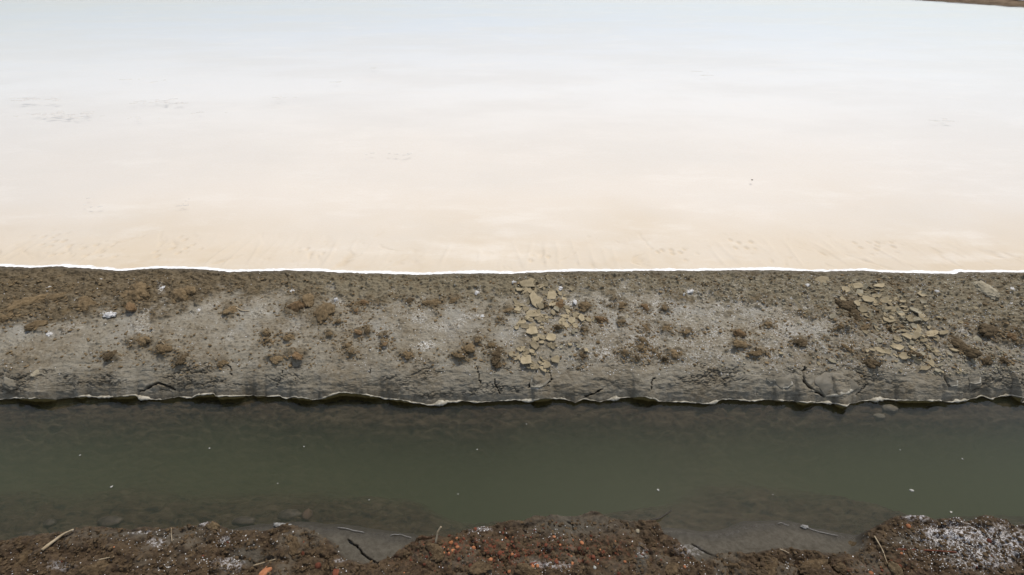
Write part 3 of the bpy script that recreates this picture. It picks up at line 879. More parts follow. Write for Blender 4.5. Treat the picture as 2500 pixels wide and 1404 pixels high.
wf1, wf2, _ = worley(Xd * 13 + .5 * perlin(Xd * 9, Yd * 9, 167), Yd * 24, 168)
Zd -= .012 * sstep(.16, .02, wf2 - wf1) - .006 * (.6 - wf1)
Zd += .10 * fbm(Xd * 1.6, Yd * 2.4, 3, 169) * dn * df
Zd -= .018 * sstep(.80, .97, 1 - np.abs(perlin(Xd * 9, Yd * 16, 165))) * sstep(-.2, .2, fbm(Xd * 3, Yd * 3, 2, 166))
BED = add('ditch_bed', grid_mesh('ditch_bed', Xd, Yd, Zd), M_BED, 'structure')

x0, x1, y0, y1, zb = -5.2, 5.2, .80, 2.12, -1.1
wv = [(x0, y0, 0), (x1, y0, 0), (x1, y1, 0), (x0, y1, 0), (x0, y0, zb), (x1, y0, zb), (x1, y1, zb), (x0, y1, zb)]
wf = [(0, 1, 2, 3), (7, 6, 5, 4), (0, 4, 5, 1), (1, 5, 6, 2), (2, 6, 7, 3), (3, 7, 4, 0)]
add('ditch_water', mesh_np('ditch_water', np.array(wv), np.array(wf)), M_DW, 'structure', smooth=False)

# ------------------------------------------------------------------ far bank, top right
p0, p1 = Vector((16.84, 19.15, 0)), Vector((15.66, 20.65, 0))
along = (p1 - p0).normalized()
back = Vector((-along.y, along.x, 0))
if back.x < 0:
    back = -back
sv = np.linspace(-14, 60, 300)
prof = [(-.6, -.25), (-.05, -.02), (0, .01), (.08, .045), (.16, .08), (.26, .10), (.6, .085), (1.0, .03), (1.4, -.1), (1.8, -.3)]
pu = np.interp(np.linspace(0, 9, 50), range(10), [p[0] for p in prof])
pz = np.interp(np.linspace(0, 9, 50), range(10), [p[1] for p in prof])
SV, PU = np.meshgrid(sv, pu)
PZ = np.broadcast_to(pz[:, None], SV.shape)
PU = PU + .04 * fbm(SV * .9, SV * 0, 3, 170)
PZ = PZ + .015 * fbm(SV * 3, PU * 5, 4, 171) * sstep(-.02, .1, PZ)
FX, FY = p0.x + along.x * SV + back.x * PU, p0.y + along.y * SV + back.y * PU
add('far_bank', grid_mesh('far_bank', FX, FY, POND_Z + PZ), M_FAR, 'structure')
cu = np.linspace(.20, .36, 8)
SV2, CU = np.meshgrid(np.linspace(-14, 60, 500), cu)
CU = CU + .04 * fbm(SV2 * .9, SV2 * 0, 3, 170) + .03 * fbm(SV2 * 2.4, CU * 3, 3, 173)
CZ = POND_Z + .112 + .015 * fbm(SV2 * 3, CU * 5, 4, 171) + .012 * fbm(SV2 * 9, CU * 20, 2, 174)
add('far_salt_line', grid_mesh('far_salt_line', p0.x + along.x * SV2 + back.x * CU, p0.y + along.y * SV2 + back.y * CU, CZ), M_SALT, 'stuff',
    'white salt line along the crest of the distant brown bank', 'salt line')
SV3, FU = np.meshgrid(np.linspace(-14, 60, 120), np.linspace(.75, 60, 90))
add('far_red_ground', grid_mesh('far_red_ground', p0.x + along.x * SV3 + back.x * FU, p0.y + along.y * SV3 + back.y * FU,
                                POND_Z + .075 + .02 * fbm(SV3 * .7, FU * .7, 3, 176) + .10 * sstep(1, 8, FU)), M_FARR, 'structure')

bpy.context.view_layer.update()
dg = bpy.context.evaluated_depsgraph_get()


# ------------------------------------------------------------------ putting things on the ground
def hit(px, py, objs=None):
    d = pix_dir(px, py).normalized()
    best = None
    for o in (objs or (BANK,)):
        ok, loc, nrm, _ = o.ray_cast(ORG, d)
        if ok:
            dist = (loc - ORG).length
            if best is None or dist < best[0]:
                best = (dist, loc.copy(), nrm.copy())
    return best


def mpp(loc):
    """metres per source pixel at a place"""
    return (loc.y * CP - (loc.z - CAM_Z) * SP) / F


_ico = {}


def ico(n):
    if n not in _ico:
        import bmesh
        bm = bmesh.new()
        bmesh.ops.create_icosphere(bm, subdivisions=n, radius=1.0)
        v = np.array([q.co[:] for q in bm.verts])
        f = np.array([[q.index for q in p.verts] for p in bm.faces])
        bm.free()
        _ico[n] = (v, f)
    return _ico[n]


_seed = [1000]


def lumpy(name, rx, ry, rz, n=3, amp=.35, freq=1.6, flatb=.5, blocky=0.0):
    v, f = ico(n)
    _seed[0] += 1
    off = np.array([_seed[0] * 3.17 % 50, _seed[0] * 1.73 % 50, _seed[0] * 2.31 % 50])
    d = 1 + amp * (.62 - worley3(v * freq + off, _seed[0])) + amp * .7 * (.55 - worley3(v * freq * 2.3 + off, _seed[0] + 7))
    if n >= 4:
        d += amp * .26 * (.5 - worley3(v * freq * 5 + off, _seed[0] + 9))
    if n >= 5:
        d += amp * .30 * (.5 - worley3(v * freq * 10 + off, _seed[0] + 11))
    p = v * d[:, None]
    if blocky:
        p = np.sign(p) * np.abs(p) ** (1 - blocky)
    p = p * np.array([rx, ry, rz])
    p[:, 2] = np.where(p[:, 2] < 0, p[:, 2] * flatb, p[:, 2])
    return mesh_np(name, p, f)


def cluster(name, rx, ry, rz, n=4):
    V, Fc, k0 = [], [], 0
    th = random.uniform(0, 6.28)
    k = random.choice([3, 4, 4, 5, 6])
    for i in range(k):
        if i == 0:
            ox, oy, sc = 0, 0, random.uniform(.58, .72)
        else:
            t = th + i * 2 * math.pi / (k - 1) + random.uniform(-.7, .7)
            sc = random.uniform(.30, .56)
            rr_ = random.uniform(.45, .85) * (1 - sc * .4)
            ox, oy = rr_ * math.cos(t), rr_ * math.sin(t)
        me = lumpy(name, rx * sc * random.uniform(.85, 1.25), ry * sc * random.uniform(.85, 1.25), rz * (sc * 1.25) ** .8, n, .46, 1.5)
        v = np.zeros(len(me.vertices) * 3, np.float32)
        me.vertices.foreach_get('co', v)
        V.append(v.reshape(-1, 3) + np.array([ox * rx, oy * ry, 0]))
        Fc.append(ico(n)[1] + k0)
        k0 += len(me.vertices)
        bpy.data.meshes.remove(me)
    return mesh_np(name, np.concatenate(V), np.concatenate(Fc))


def clod(px, py, rx, ry, label, mat=None, group=None, name='mud_clod', cat='mud clod', objs=None, hgt=.62, amp=.55, n=None, rot=None, sink=.12, freq=1.9, blocky=0.0, multi=False):
    h = hit(px, py, objs)
    if h is None:
        return None
    _, loc, nrm = h
    m = mpp(loc)
    wx, wy = rx * m, ry * m * 1.2
    n = n or (5 if max(rx, ry) > 19 else 4 if max(rx, ry) > 7.5 else 3)
    hz_ = max(min(wx, wy), .004) * hgt
    me = cluster(name, wx, wy, hz_, min(n, 4)) if multi else lumpy(name, wx, wy, hz_, n, amp, freq, blocky=blocky)
    o = add(name, me, mat or M_CLOD, None, label, cat, group, loc=loc - nrm * min(wx, wy) * hgt * sink)
    q = Vector((nrm.x * .5, nrm.y * .5, nrm.z)).normalized().to_track_quat('Z', 'Y')
    o.rotation_euler = (q.to_matrix() @ Matrix.Rotation(rot if rot is not None else random.uniform(-.5, .5), 3, 'Z')).to_euler()
    return o


for (px, py, rx, ry, lb, mt) in clods:
    kf = random.uniform(.8, 1.25)
    clod(px, py, rx * kf, ry * .86 * kf, lb, mt, G1, amp=.6, freq=1.8, hgt=.55, sink=.2, multi=max(rx, ry) > 8)
clod(2405, 709, 34, 13, 'pale buff rounded mud lump near the upper right of the dike', M_CLODP, name='mud_lump', cat='mud lump', amp=.35)
clod(95, 906, 18, 6, 'ochre tinted soft mud lump low on the left', M_CLODP, name='mud_lump', cat='mud lump', amp=.4, hgt=.3, rot=0, n=4, sink=.35)
clod(30, 935, 14, 16, 'smooth grey mud knob at the far left just above the ditch', M_CLODG, name='mud_lump', cat='mud lump', amp=.4, n=4, rot=0, sink=.4)
# grey slab pieces broken from the face


def plate(poly, label, up=.0035, edge=None):
    import bmesh
    c = np.mean(np.array(poly, float), axis=0)
    pts = []
    n0 = len(poly)
    for i in range(n0):                                   # jagged outline
        a_, b2 = np.array(poly[i], float), np.array(poly[(i + 1) % n0], float)
        pts.append(a_)
        pts.append((a_ + b2) / 2 + np.array([random.uniform(-2, 2), random.uniform(-1.5, 1.5)]))
    rings = []
    for sc, u_ in ((1.0, -.012), (1.0, up * .6), (.95, up), (.75, up + .001), (.45, up + .0015)):
        r_ = []
        for q in pts:
            qq = c + (q - c) * sc
            h = hit(qq[0], qq[1])
            r_.append(h[1] + Vector((0, -.65, .75)) * (u_ + random.uniform(-.0006, .0006)))
        rings.append(r_)
    base = hit(c[0], c[1])[1]
    # relax the inner rings towards a plane so the plate is smoother than the mud round it
    cen = sum(rings[1], Vector()) / len(pts)
    bm = bmesh.new()
    vs = [[bm.verts.new(p - base) for p in r_] for r_ in rings[:3]]
    for sc in (.7, .35):
        vs.append([bm.verts.new(cen + (p - cen) * sc - base + Vector((0, -.65, .75)) * .0015) for p in rings[2]])
    k = len(pts)
    for a_, b2 in zip(vs[:-1], vs[1:]):
        for i in range(k):
            bm.faces.new((a_[i], a_[(i + 1) % k], b2[(i + 1) % k], b2[i]))
    cv = bm.verts.new(cen - base + Vector((0, -.65, .75)) * .002)
    for i in range(k):
        bm.faces.new((vs[-1][i], vs[-1][(i + 1) % k], cv))
    bm.normal_update()
    me = bpy.data.meshes.new('mud_slab')
    bm.to_mesh(me)
    bm.free()
    o = add('mud_slab', me, M_CLODG, None, label, 'mud slab', 'grey mud slabs on the dike face', loc=base)
    if edge:                                              # white salt bloom on part of the rim
        up_ = Vector((0, -.65, .75)) * .0022
        ids = [i % k for i in range(int(edge[0] * k), int(edge[1] * k) + 1)]
        v_, f_ = [], []
        for n_, i in enumerate(ids):
            wv_ = random.uniform(.55, .9)
            mid_ = rings[2][i].lerp(cen, 1 - wv_)
            v_ += [tuple(rings[1][i] - base + up_ * .3), tuple(rings[2][i] - base + up_), tuple(rings[2][i].lerp(mid_, .5) - base + up_ * random.uniform(.9, 1.3)), tuple(mid_ - base - up_ * .2)]
            if n_:
                for c_ in range(3):
                    f_.append((4 * n_ - 4 + c_, 4 * n_ + c_, 4 * n_ + c_ + 1, 4 * n_ - 3 + c_))
        em = bpy.data.meshes.new('salt_edge')
        em.from_pydata(v_, [], f_)
        em.update()
        eo = add('salt_edge', em, M_RIM)
        eo.parent = o
    return o


def zz(pts, ox):
    return [(ox + x / 3.9, 640 + y / 3.9) for x, y in pts]


plate(zz([(510, 1100), (500, 1150), (555, 1215), (600, 1285), (720, 1280), (830, 1250), (925, 1200), (900, 1150), (830, 1095), (720, 1060), (600, 1045)], 1860), 'large smooth grey mud slab split off above the ditch at right', edge=(.28, .5))
plate(zz([(410, 1030), (480, 1075), (500, 1130), (460, 1185), (425, 1150), (400, 1080)], 1860), 'upper left corner piece beside the large grey slab')
plate(zz([(468, 1195), (545, 1215), (515, 1245), (465, 1218)], 1860), 'small lower left corner piece below the large grey slab')
plate(zz([(130, 1112), (210, 1097), (280, 1130), (298, 1168), (250, 1198), (190, 1208), (140, 1170)], 1860), 'rounded grey slab left of the large grey slab', edge=(.3, .75))
plate(zz([(40, 1105), (120, 1115), (124, 1140), (80, 1155), (45, 1125)], 1860), 'small pale slab at the left end of the slab row', edge=(.0, .95))
plate(zz([(1750, 1085), (1800, 1110), (1865, 1125), (1860, 1180), (1800, 1188), (1760, 1150)], 1860), 'grey slab piece near the right edge of the dike face', edge=(.4, .8))
plate(zz([(1970, 1100), (2080, 1092), (2085, 1150), (2020, 1163), (1970, 1150)], 1860), 'white edged slab piece furthest right on the dike face', edge=(.2, .8))
plate(zz([(230, 1060), (400, 1062), (404, 1120), (360, 1170), (300, 1198), (218, 1192), (222, 1110)], 1240), 'pale salt stained slab under the lowest tan flakes', edge=(.5, .9))
plate(zz([(1530, 1150), (1590, 1135), (1600, 1165), (1550, 1180)], 1240), 'small grey slab chip in the middle of the dike face')

# white salt lumps
for (px, py, rx, ry, lb) in [(268, 768, 15, 7, 'bright white hooked salt lump on grey mud at left'), (394, 703, 7, 7, 'white tip of the glassy salt blister at upper left'),
                             (122, 815, 8, 7, 'white salt lump near the left edge with a dark fleck'), (487, 757, 6, 4, 'small white salt lump right of the hooked one'),
                             (245, 681, 5, 4, 'small white salt crumb at upper left below the pond edge'), (121, 700, 3, 6, 'thin white salt streak near the upper left'),
                             (1176, 771, 10, 4, 'flat white salt lump left of the flake heap'), (1165, 716, 5, 5, 'white salt crumb upper left of the flake heap'),
                             (1366, 705, 6, 6, 'white salt lump at the top of the flake heap'), (1405, 738, 9, 5, 'white glassy salt lump between the reddish and furry clods'),
                             (1683, 712, 6, 8, 'white salt lump beside the upper right flakes'), (1670, 720, 3, 4, 'small white salt crumb left of the upper right lump'),
                             (2473, 707, 13, 4, 'long white salt sliver at the upper right edge'), (2288, 711, 5, 4, 'white ringed salt crumb right of the flakes'),
                             (1973, 696, 6, 4, 'white salt lump above the strawy clod'), (1933, 728, 4, 3, 'tiny white salt crumb below the tan flake pair'),
                             (820, 735, 6, 8, 'pale twisted salt curl right of the widest clod'), (715, 711, 6, 3, 'white salt streak above the reddish clod'),
                             (1255, 690, 6, 4, 'white salt crumb left of the uppermost flakes'), (2470, 742, 4, 3, 'white salt crumb under the long sliver')]:
    clod(px, py, rx * .85, ry * .8, lb, M_SALTL, 'white salt lumps on the dike', 'salt_lump', 'salt lump', amp=1.1, hgt=.3, n=4, freq=1.5, sink=.35)
clod(1530, 774, 5, 6, 'pale pink pointed chip right of the flake heap', M_CLODP, name='stone_chip', cat='chip', amp=.2)


# ------------------------------------------------------------------ dried mud flakes
def flake_mesh(rx, ry, th, curl):
    k = random.randint(5, 7)
    a = sorted(random.uniform(0, 2 * math.pi) * .35 + 2 * math.pi * i / k * 1.0 for i in range(k))
    rad = [random.uniform(.62, 1.22) for _ in range(k)]
    a = [2 * math.pi * (i + random.uniform(-.3, .3)) / k for i in range(k)]
    ring = [(rx * r * math.cos(t), ry * r * math.sin(t)) for t, r in zip(a, rad)]

    def lift(x, y):
        return curl * ((x / rx) ** 2 + .6 * (y / ry) ** 2) * .5
    v, f = [], []
    for s, (zz, sc) in enumerate(((0, 1.0), (th * .75, 1.03), (th, .93))):
        for x, y in ring:
            v.append((x * sc, y * sc, zz + lift(x * sc, y * sc)))
    for x, y in ring:
        v.append((x * .45, y * .45, th * random.uniform(.9, 1.1) + lift(x * .45, y * .45)))
    v.append((0, 0, th))
    c = len(v) - 1
    for i in range(k):
        j = (i + 1) % k
        for lv in (0, 1, 2):
            f.append((lv * k + i, lv * k + j, (lv + 1) * k + j, (lv + 1) * k + i))
        f.append((3 * k + i, 3 * k + j, c))
    f.append(tuple(range(k - 1, -1, -1)))
    me = bpy.data.meshes.new('mud_flake')
    me.from_pydata(v, [], f)
    me.update()
    return me


def flake(px, py, rx, ry, label, group, rot=None, tilt=.25, mat=None, lift=0.0):
    h = hit(px, py)
    if h is None:
        return
    _, loc, nrm = h
    m = mpp(loc)
    me = flake_mesh(rx * m * 1.12, ry * m * 1.45, random.uniform(.003, .0075), random.uniform(-.002, .009))
    o = add('mud_flake', me, mat or M_FLAKE, None, label, 'mud flake', group, loc=loc + nrm * (lift + .0010), smooth=False)
    n2 = Vector((nrm.x * .3 + random.gauss(0, tilt * .5), nrm.y * .3 + random.gauss(0, tilt * .5) - .08, abs(nrm.z) + .3)).normalized()
    q = n2.to_track_quat('Z', 'Y').to_matrix()
    o.rotation_euler = (q @ Matrix.Rotation(rot if rot is not None else random.uniform(-3, 3), 3, 'Z')).to_euler()
    return o


G2 = 'tan mud flakes in the middle heap'


def mid_label(px, py, mat=None):
    c = 'small grey flake' if mat is not None else 'small tan dried mud flake'
    if py < 730:
        return c + ' in the top part of the middle heap'
    if py < 765:
        return c + (' left of' if px < 1330 else ' right of' if px > 1375 else ' round') + ' the reddish round clod'
    if py < 805:
        return c + (' in the right arm of the middle heap' if px > 1335 else ' in the left column of the middle heap')
    if py < 850:
        return c + (' in the narrow neck of the middle heap' if px < 1365 else ' lying loose right of the heap neck')
    return c + ' in the lowest row of the middle heap'


def right_label(px, py, mat):
    c = 'small grey mud flake' if mat is M_FLAKEG else 'small tan mud flake'
    if px < 1990:
        return c + ' lying loose well left of the right hand scatter'
    if px > 2370:
        return c + ' lying loose near the right edge of the dike'
    if py < 720:
        return c + (' at the top left of the right hand scatter' if px < 2130 else ' at the top right of the right hand scatter')
    if py < 775:
        return c + (' beside the dark matted clod in the right hand scatter' if px < 2140 else ' in the upper middle of the right hand scatter' if px < 2240 else ' right of the upper middle of the scatter')
    if py < 840:
        return c + (' left of the dark diamond flake' if px < 2205 else ' right of the dark diamond flake')
    return c + ' at the low end of the right hand scatter'


big = [(1285, 697, 22, 11, 'broad tan flake at the very top of the middle heap'), (1308, 738, 14, 20, 'tall split tan flake standing at the left centre of the heap'),
       (1300, 770, 16, 12, 'wide tan flake below the tall split one'), (1298, 809, 20, 13, 'largest star shaped tan flake in the neck of the heap'),
       (1347, 828, 12, 9, 'squarish tan flake right of the narrow neck of the heap'), (1303, 842, 9, 10, 'upright tan flake below the star shaped one'),
       (1283, 880, 18, 14, 'thick square tan slab at the foot of the heap'), (1335, 893, 14, 9, 'long tan flake at the lower right end of the heap'),
       (1355, 880, 10, 8, 'grey tipped flake at the right end of the lowest row'), (1270, 788, 14, 6, 'bar shaped tan flake at the left of the heap'),
       (1420, 778, 16, 7, 'folded tan flake at the right end of the upper heap'), (1258, 738, 7, 9, 'small rounded tan flake at the upper left of the heap'),
       (1345, 723, 14, 8, 'tan flake right of the tall split one'), (1246, 866, 8, 6, 'lone tan flake at the left end of the lowest row')]
for q in big:
    flake(q[0], q[1], q[2], q[3], q[4], G2, rot=0 if q[3] < q[2] else .1, lift=.006)
mid = [(1300, 688, 12, 6), (1320, 700, 12, 6), (1268, 708, 10, 5), (1340, 680, 8, 5), (1290, 710, 14, 5), (1272, 745, 6, 9), (1285, 755, 7, 8), (1262, 758, 9, 7),
       (1318, 748, 9, 8), (1345, 715, 9, 6), (1368, 718, 8, 5), (1376, 730, 9, 6), (1348, 745, 7, 9), (1290, 780, 8, 6), (1312, 778, 10, 6), (1330, 772, 9, 7),
       (1328, 784, 11, 5), (1350, 765, 9, 5), (1375, 773, 12, 5), (1395, 783, 13, 6), (1370, 785, 11, 5), (1380, 793, 12, 6), (1405, 772, 11, 5), (1436, 783, 9, 5),
       (1300, 793, 9, 6), (1280, 797, 10, 6), (1308, 825, 10, 6), (1325, 826, 7, 5), (1322, 836, 6, 5), (1345, 842, 9, 5), (1270, 853, 12, 7), (1298, 858, 9, 8),
       (1262, 870, 8, 7), (1298, 888, 7, 6), (1308, 895, 8, 8), (1325, 888, 8, 7), (1293, 898, 6, 4), (1325, 903, 11, 5), (1398, 813, 6, 4), (1405, 808, 5, 3),
       (1370, 848, 4, 4), (1412, 849, 5, 4), (1408, 842, 4, 3), (1345, 868, 4, 2), (1395, 868, 3, 3), (1315, 763, 8, 5), (1360, 757, 6, 6), (1383, 752, 7, 4), (1260, 800, 6, 4)]
for i, q in enumerate(mid):
    flake(q[0] + random.uniform(-2, 2), q[1] + random.uniform(-1, 1), q[2], q[3], mid_label(q[0], q[1], M_FLAKEG if q[2] < 7 and q[0] > 1340 else None), G2,
          mat=M_FLAKEG if q[2] < 7 and q[0] > 1340 else None, lift=.002)
for i in range(95):
    q = random.choice(mid[:43])
    sz = random.choice([3, 3.5, 4, 5, 6, 7])
    fx, fy = q[0] + random.gauss(0, 12), q[1] + random.gauss(0, 7)
    flake(fx, fy, sz * 1.2, sz * .8, mid_label(fx, fy), G2, tilt=.45)
G3 = 'tan mud flakes scattered on the right'
bigr = [(2008, 685, 16, 10, 'broad tan flake above the others at upper left of the right scatter'), (2092, 700, 12, 7, 'pale flake left of the top of the right scatter'),
        (2150, 700, 12, 8, 'rounded flake at the top of the right scatter'), (2250, 719, 10, 6, 'ochre leaf shaped flake right of the scatter'),
        (2118, 732, 14, 8, 'pale grey flake beside the dark matted clod'), (2170, 740, 9, 5, 'small square flake in the upper scatter'),
        (2198, 768, 11, 7, 'notched tan flake in the middle of the right scatter'), (2212, 823, 13, 7, 'dark diamond flake low in the right scatter'),
        (2236, 820, 11, 10, 'kite shaped flake right of the dark diamond'), (2278, 815, 14, 6, 'pointed pale flake at the right side of the scatter'),
        (2190, 848, 14, 8, 'large tan flake below the dark diamond'), (2168, 860, 8, 7, 'squarish tan flake at lower left of the scatter'),
        (2257, 900, 16, 6, 'lowest long flake lying just above the dike face'), (2148, 857, 12, 5, 'slanting flake at the lower left edge of the scatter'),
        (2110, 757, 12, 7, 'white grey triangular flake left of the scatter'), (2205, 872, 9, 7, 'tan flake above the lowest long one')]
for q in bigr:
    flake(q[0], q[1], q[2], q[3], q[4], G3, rot=random.uniform(-.3, .3), lift=.004)
cnt = 0
while cnt < 215:
    t = random.random()
    cx, cy = 2110 + 190 * t + random.gauss(0, 42), 690 + 215 * t + random.gauss(0, 17 + 10 * t)
    if random.random() < .16:
        cx, cy = random.uniform(1850, 2480), random.uniform(690, 890)
    if not (676 < cy < 912 and 1780 < cx < 2495):
        continue
    if math.hypot((cx - 2052) / 55, (cy - 835) / 40) < 1:
        continue
    s = random.choice([3.5, 4, 4.5, 5, 6, 7, 8.5, 10])
    fm = random.choice([M_FLAKE, M_FLAKE, M_FLAKEG])
    flake(cx, cy, s * random.uniform(.9, 1.4), s * random.uniform(.5, .8), right_label(cx, cy, fm), G3, tilt=.6, mat=fm)
    cnt += 1

# ------------------------------------------------------------------ straws, sticks, a rope-like twig


def stalk(name, pts, r, mat, label, cat, taper=.5, group=None):
    pts = [Vector(p) for p in pts]
    N = 14
    P = []
    for i in range(N):
        t = i / (N - 1) * (len(pts) - 1)
        k = min(int(t), len(pts) - 2)
        P.append(pts[k].lerp(pts[k + 1], t - k))
    P = [(P[max(i - 1, 0)] + P[i] + P[min(i + 1, N - 1)]) / 3 if 0 < i < N - 1 else P[i] for i in range(N)]
    base = sum(P, Vector()) / N
    v, f = [], []
    for i, p in enumerate(P):
        d = (P[min(i + 1, N - 1)] - P[max(i - 1, 0)]).normalized()
        a = d.cross(Vector((0, 0, 1)))
        a = a.normalized() if a.length > 1e-4 else Vector((1, 0, 0))
        b_ = d.cross(a)
        rr_ = r * (1 - (1 - taper) * i / (N - 1)) * (1.15 if i % 5 == 2 else 1)
        for k in range(6):
            v.append(tuple(p - base + (a * math.cos(k * math.pi / 3) + b_ * math.sin(k * math.pi / 3)) * rr_))
    for i in range(N - 1):
        for k in range(6):
            f.append((i * 6 + k, i * 6 + (k + 1) % 6, (i + 1) * 6 + (k + 1) % 6, (i + 1) * 6 + k))
    f.append(tuple(range(5, -1, -1)))
    f.append(tuple((N - 1) * 6 + k for k in range(6)))
    me = bpy.data.meshes.new(name)
    me.from_pydata([tuple(q) for q in v], [], f)
    me.update()
    return add(name, me, mat, None, label, cat, group, loc=base)


def on(px, py, up=.004, objs=(BANK,)):
    h = hit(px, py, objs)
    return h[1] + Vector((0, 0, up))


NB_ = (NEAR,)
stalk('straw', [on(404, 843), on(395, 837, .012), on(415, 834, .014), on(424, 836)], .0022, M_STRAW, 'thin curved straw lying across a brown clod on the left', 'straw')
stalk('straw', [on(577, 753), on(590, 760, .006), on(609, 761)], .0045, M_STRAW, 'bent pale straw chip on grey mud left of the widest clod', 'straw')
stalk('straw', [on(1167, 753), on(1163, 760, .006), on(1162, 768)], .002, M_STRAW, 'short upright straw left of the flake heap', 'straw')
stalk('straw', [on(1487, 808), on(1490, 812, .004), on(1495, 809)], .002, M_STRAW, 'tiny pale curl under the wedge shaped clod', 'straw')
stalk('straw', [on(1268, 758, .006), on(1281, 768, .006)], .002, M_STRAW, 'fine pale straw at the left of the flake heap', 'straw')
stalk('straw', [on(105, 1345, .006, NB_), on(135, 1325, .012, NB_), on(160, 1308, .014, NB_), on(183, 1297, .012, NB_)], .0062, M_STRAW, 'thick pale dry stalk at the lower left on the near bank', 'straw', .5)
stalk('straw', [on(244, 1369, .006, NB_), on(281, 1361, .008, NB_)], .003, M_STRAW, 'short pale straw right of the thick stalk', 'straw')
stalk('straw', [on(421, 1324, .004, NB_), on(423, 1312, .02, NB_), on(425, 1299, .03, NB_)], .0016, M_STRAW, 'thin upright straw left of the salted lump edge', 'straw')
stalk('straw', [on(620, 1383, .006, NB_), on(674, 1368, .008, NB_)], .0028, M_STRAW, 'long thin pale straw above the orange brick piece', 'straw')
stalk('straw', [on(1064, 1328, .004, NB_), on(1066, 1324, .02, NB_) + Vector((.006, .012, .03)), on(1064, 1328, .004, NB_) + Vector((.022, .03, .062))], .0038, M_STRAW, 'pale stub of reed sticking up at the near bank edge', 'straw', .9)
stalk('straw', [on(1903, 1342, .004, NB_), on(1915, 1347, .006, NB_), on(1926, 1352, .004, NB_)], .0024, M_STRAW, 'bright short straw on the near bank under the grey shelf', 'straw')
stalk('straw', [on(2133, 1312, .008, NB_), on(2150, 1345, .014, NB_), on(2165, 1380, .008, NB_)], .0026, M_STRAW, 'long reddish dry stem leaning on the right hand salty lump', 'straw')
stalk('straw', [on(540, 1385, .004, NB_), on(560, 1379, .007, NB_)], .0016, M_STRAW, 'tiny straw near the salt spot on the lower left', 'straw')
tw0, tw1 = unproj(1588, 1276, .004), unproj(1641, 1243, .004)
stalk('twig', [(tw0[0], tw0[1], .02), ((tw0[0] * .6 + tw1[0] * .4), (tw0[1] * .6 + tw1[1] * .4) - .008, .010), (tw1[0], tw1[1], -.004)], .0055, M_TWIG,
      'dark wet twig poking from the ditch water at the near bank', 'twig', .45)

# ------------------------------------------------------------------ near bank bits
for (px, py, r, lb, mt) in [(793, 1341, 4.5, 'pale orange pebble at the right end of the left brown lump', M_BRICK), (1100, 1326, 7, 'largest orange pebble right of the reed stub', M_BRICK),
                            (1117, 1336, 5.5, 'orange pebble with a white spot below the largest one', M_BRICK), (1156, 1339, 6, 'bright orange pebble, right one of three', M_BRICK),
                            (1250, 1354, 4, 'pinkish orange pebble in the middle of the red gravel', M_BRICK), (776, 1381, 8, 'dark red brick pebble at the lower left middle', M_REDC),
                            (1557, 1297, 6, 'tan oval pebble near the right shoulder of the middle lump', M_CLODP), (1333, 1331, 5, 'red pebble at the middle of the lump', M_REDC),
                            (1202, 1282, 3.5, 'dark red pebble on the top edge of the middle lump', M_REDC), (1228, 1302, 4.5, 'dull red pebble under the salt grains', M_REDC),
                            (2218, 1285, 6, 'pinkish chip on top of the salty lump', M_BRICK), (1443, 1308, 4, 'orange red pebble on the smooth part of the middle lump', M_REDC),
                            (1452, 1386, 4, 'small white pebble at the bottom of the frame', M_FROTH)]:
    clod(px, py, r, r * .8, lb, mt, None, 'pebble', 'pebble', NB_, hgt=.8, amp=.2, n=2, freq=1.2)
clod(648, 1396, 15, 8, 'orange broken brick piece at the bottom left middle', M_BRICK, None, 'brick_fragment', 'brick piece', NB_, hgt=.7, amp=.16, n=3, freq=1.1, rot=.35, blocky=.45)
clod(820, 1398, 12, 7, 'reddish brick crumb at the very bottom left of centre', M_REDC, None, 'brick_fragment', 'brick piece', NB_, hgt=.6, amp=.2, n=3)
for (px, py, rx, ry, lb, mt) in [(520, 1284, 22, 9, 'salt dusted soil knob at the end of the left bank edge', M_CLOD), (720, 1325, 34, 20, 'mossy brown soil lump at the right end of the left bank', M_NSOIL),
                                 (1170, 1385, 30, 16, 'olive brown soil clod at the bottom centre', M_NSOIL), (1060, 1345, 28, 16, 'brown soil clod below the reed stub', M_NSOIL),
                                 (1640, 1385, 26, 16, 'brown soil clod right of the grey streak', M_NSOIL), (1780, 1392, 30, 14, 'ochre brown soil clod at the bottom right middle', M_NSOIL),
                                 (1880, 1385, 34, 14, 'brown cracked soil clod below the short bright straw', M_NSOIL), (1985, 1385, 40, 16, 'brown cracked soil clod left of the red gravel on the right', M_NSOIL),
                                 (2060, 1395, 26, 12, 'dull brown soil clod at the bottom right', M_NSOIL), (2190, 1392, 26, 14, 'dark soil clod below the long reddish stem', M_CLODD),
                                 (1290, 1398, 34, 12, 'brown soil clod at the bottom centre right', M_NSOIL), (60, 1375, 30, 16, 'dark brown soil clod at the lower left corner', M_NSOIL),
                                 (230, 1392, 34, 14, 'brown soil clod under the short pale straw', M_NSOIL), (2085, 1330, 16, 12, 'dark wet clod at the foot of the salty lump', M_CLODD)]:
    clod(px, py, rx, ry, lb, mt, 'soil clods on the near bank', 'soil_clod', 'soil clod', NB_, hgt=.42, amp=.6, n=4, freq=2.4, sink=.3, multi=True)
r0, r1 = on(2146, 1342, .002, NB_), on(2335, 1349, .002, NB_)
stalk('rusty_strip', [r0, on(2200, 1343, .004, NB_), on(2270, 1345, .004, NB_), r1], .005, M_RUST, 'rust red strip half buried in the right hand salty lump', 'rusty strip', .5)


def chip_place(px, py):
    if px < 900:
        return ' on the left hand near bank'
    if px > 2050:
        return ' at the foot of the salty right lump'
    if px > 1700:
        return ' on the brown bank under the right grey shelf'
    if px < 1110:
        return ' below the reed stub on the middle mound'
    if py < 1320:
        return ' high on the middle mound'
    return (' on the lower left of the middle mound' if px < 1280 else ' on the lower middle of the middle mound' if px < 1450 else ' on the lower right of the middle mound')


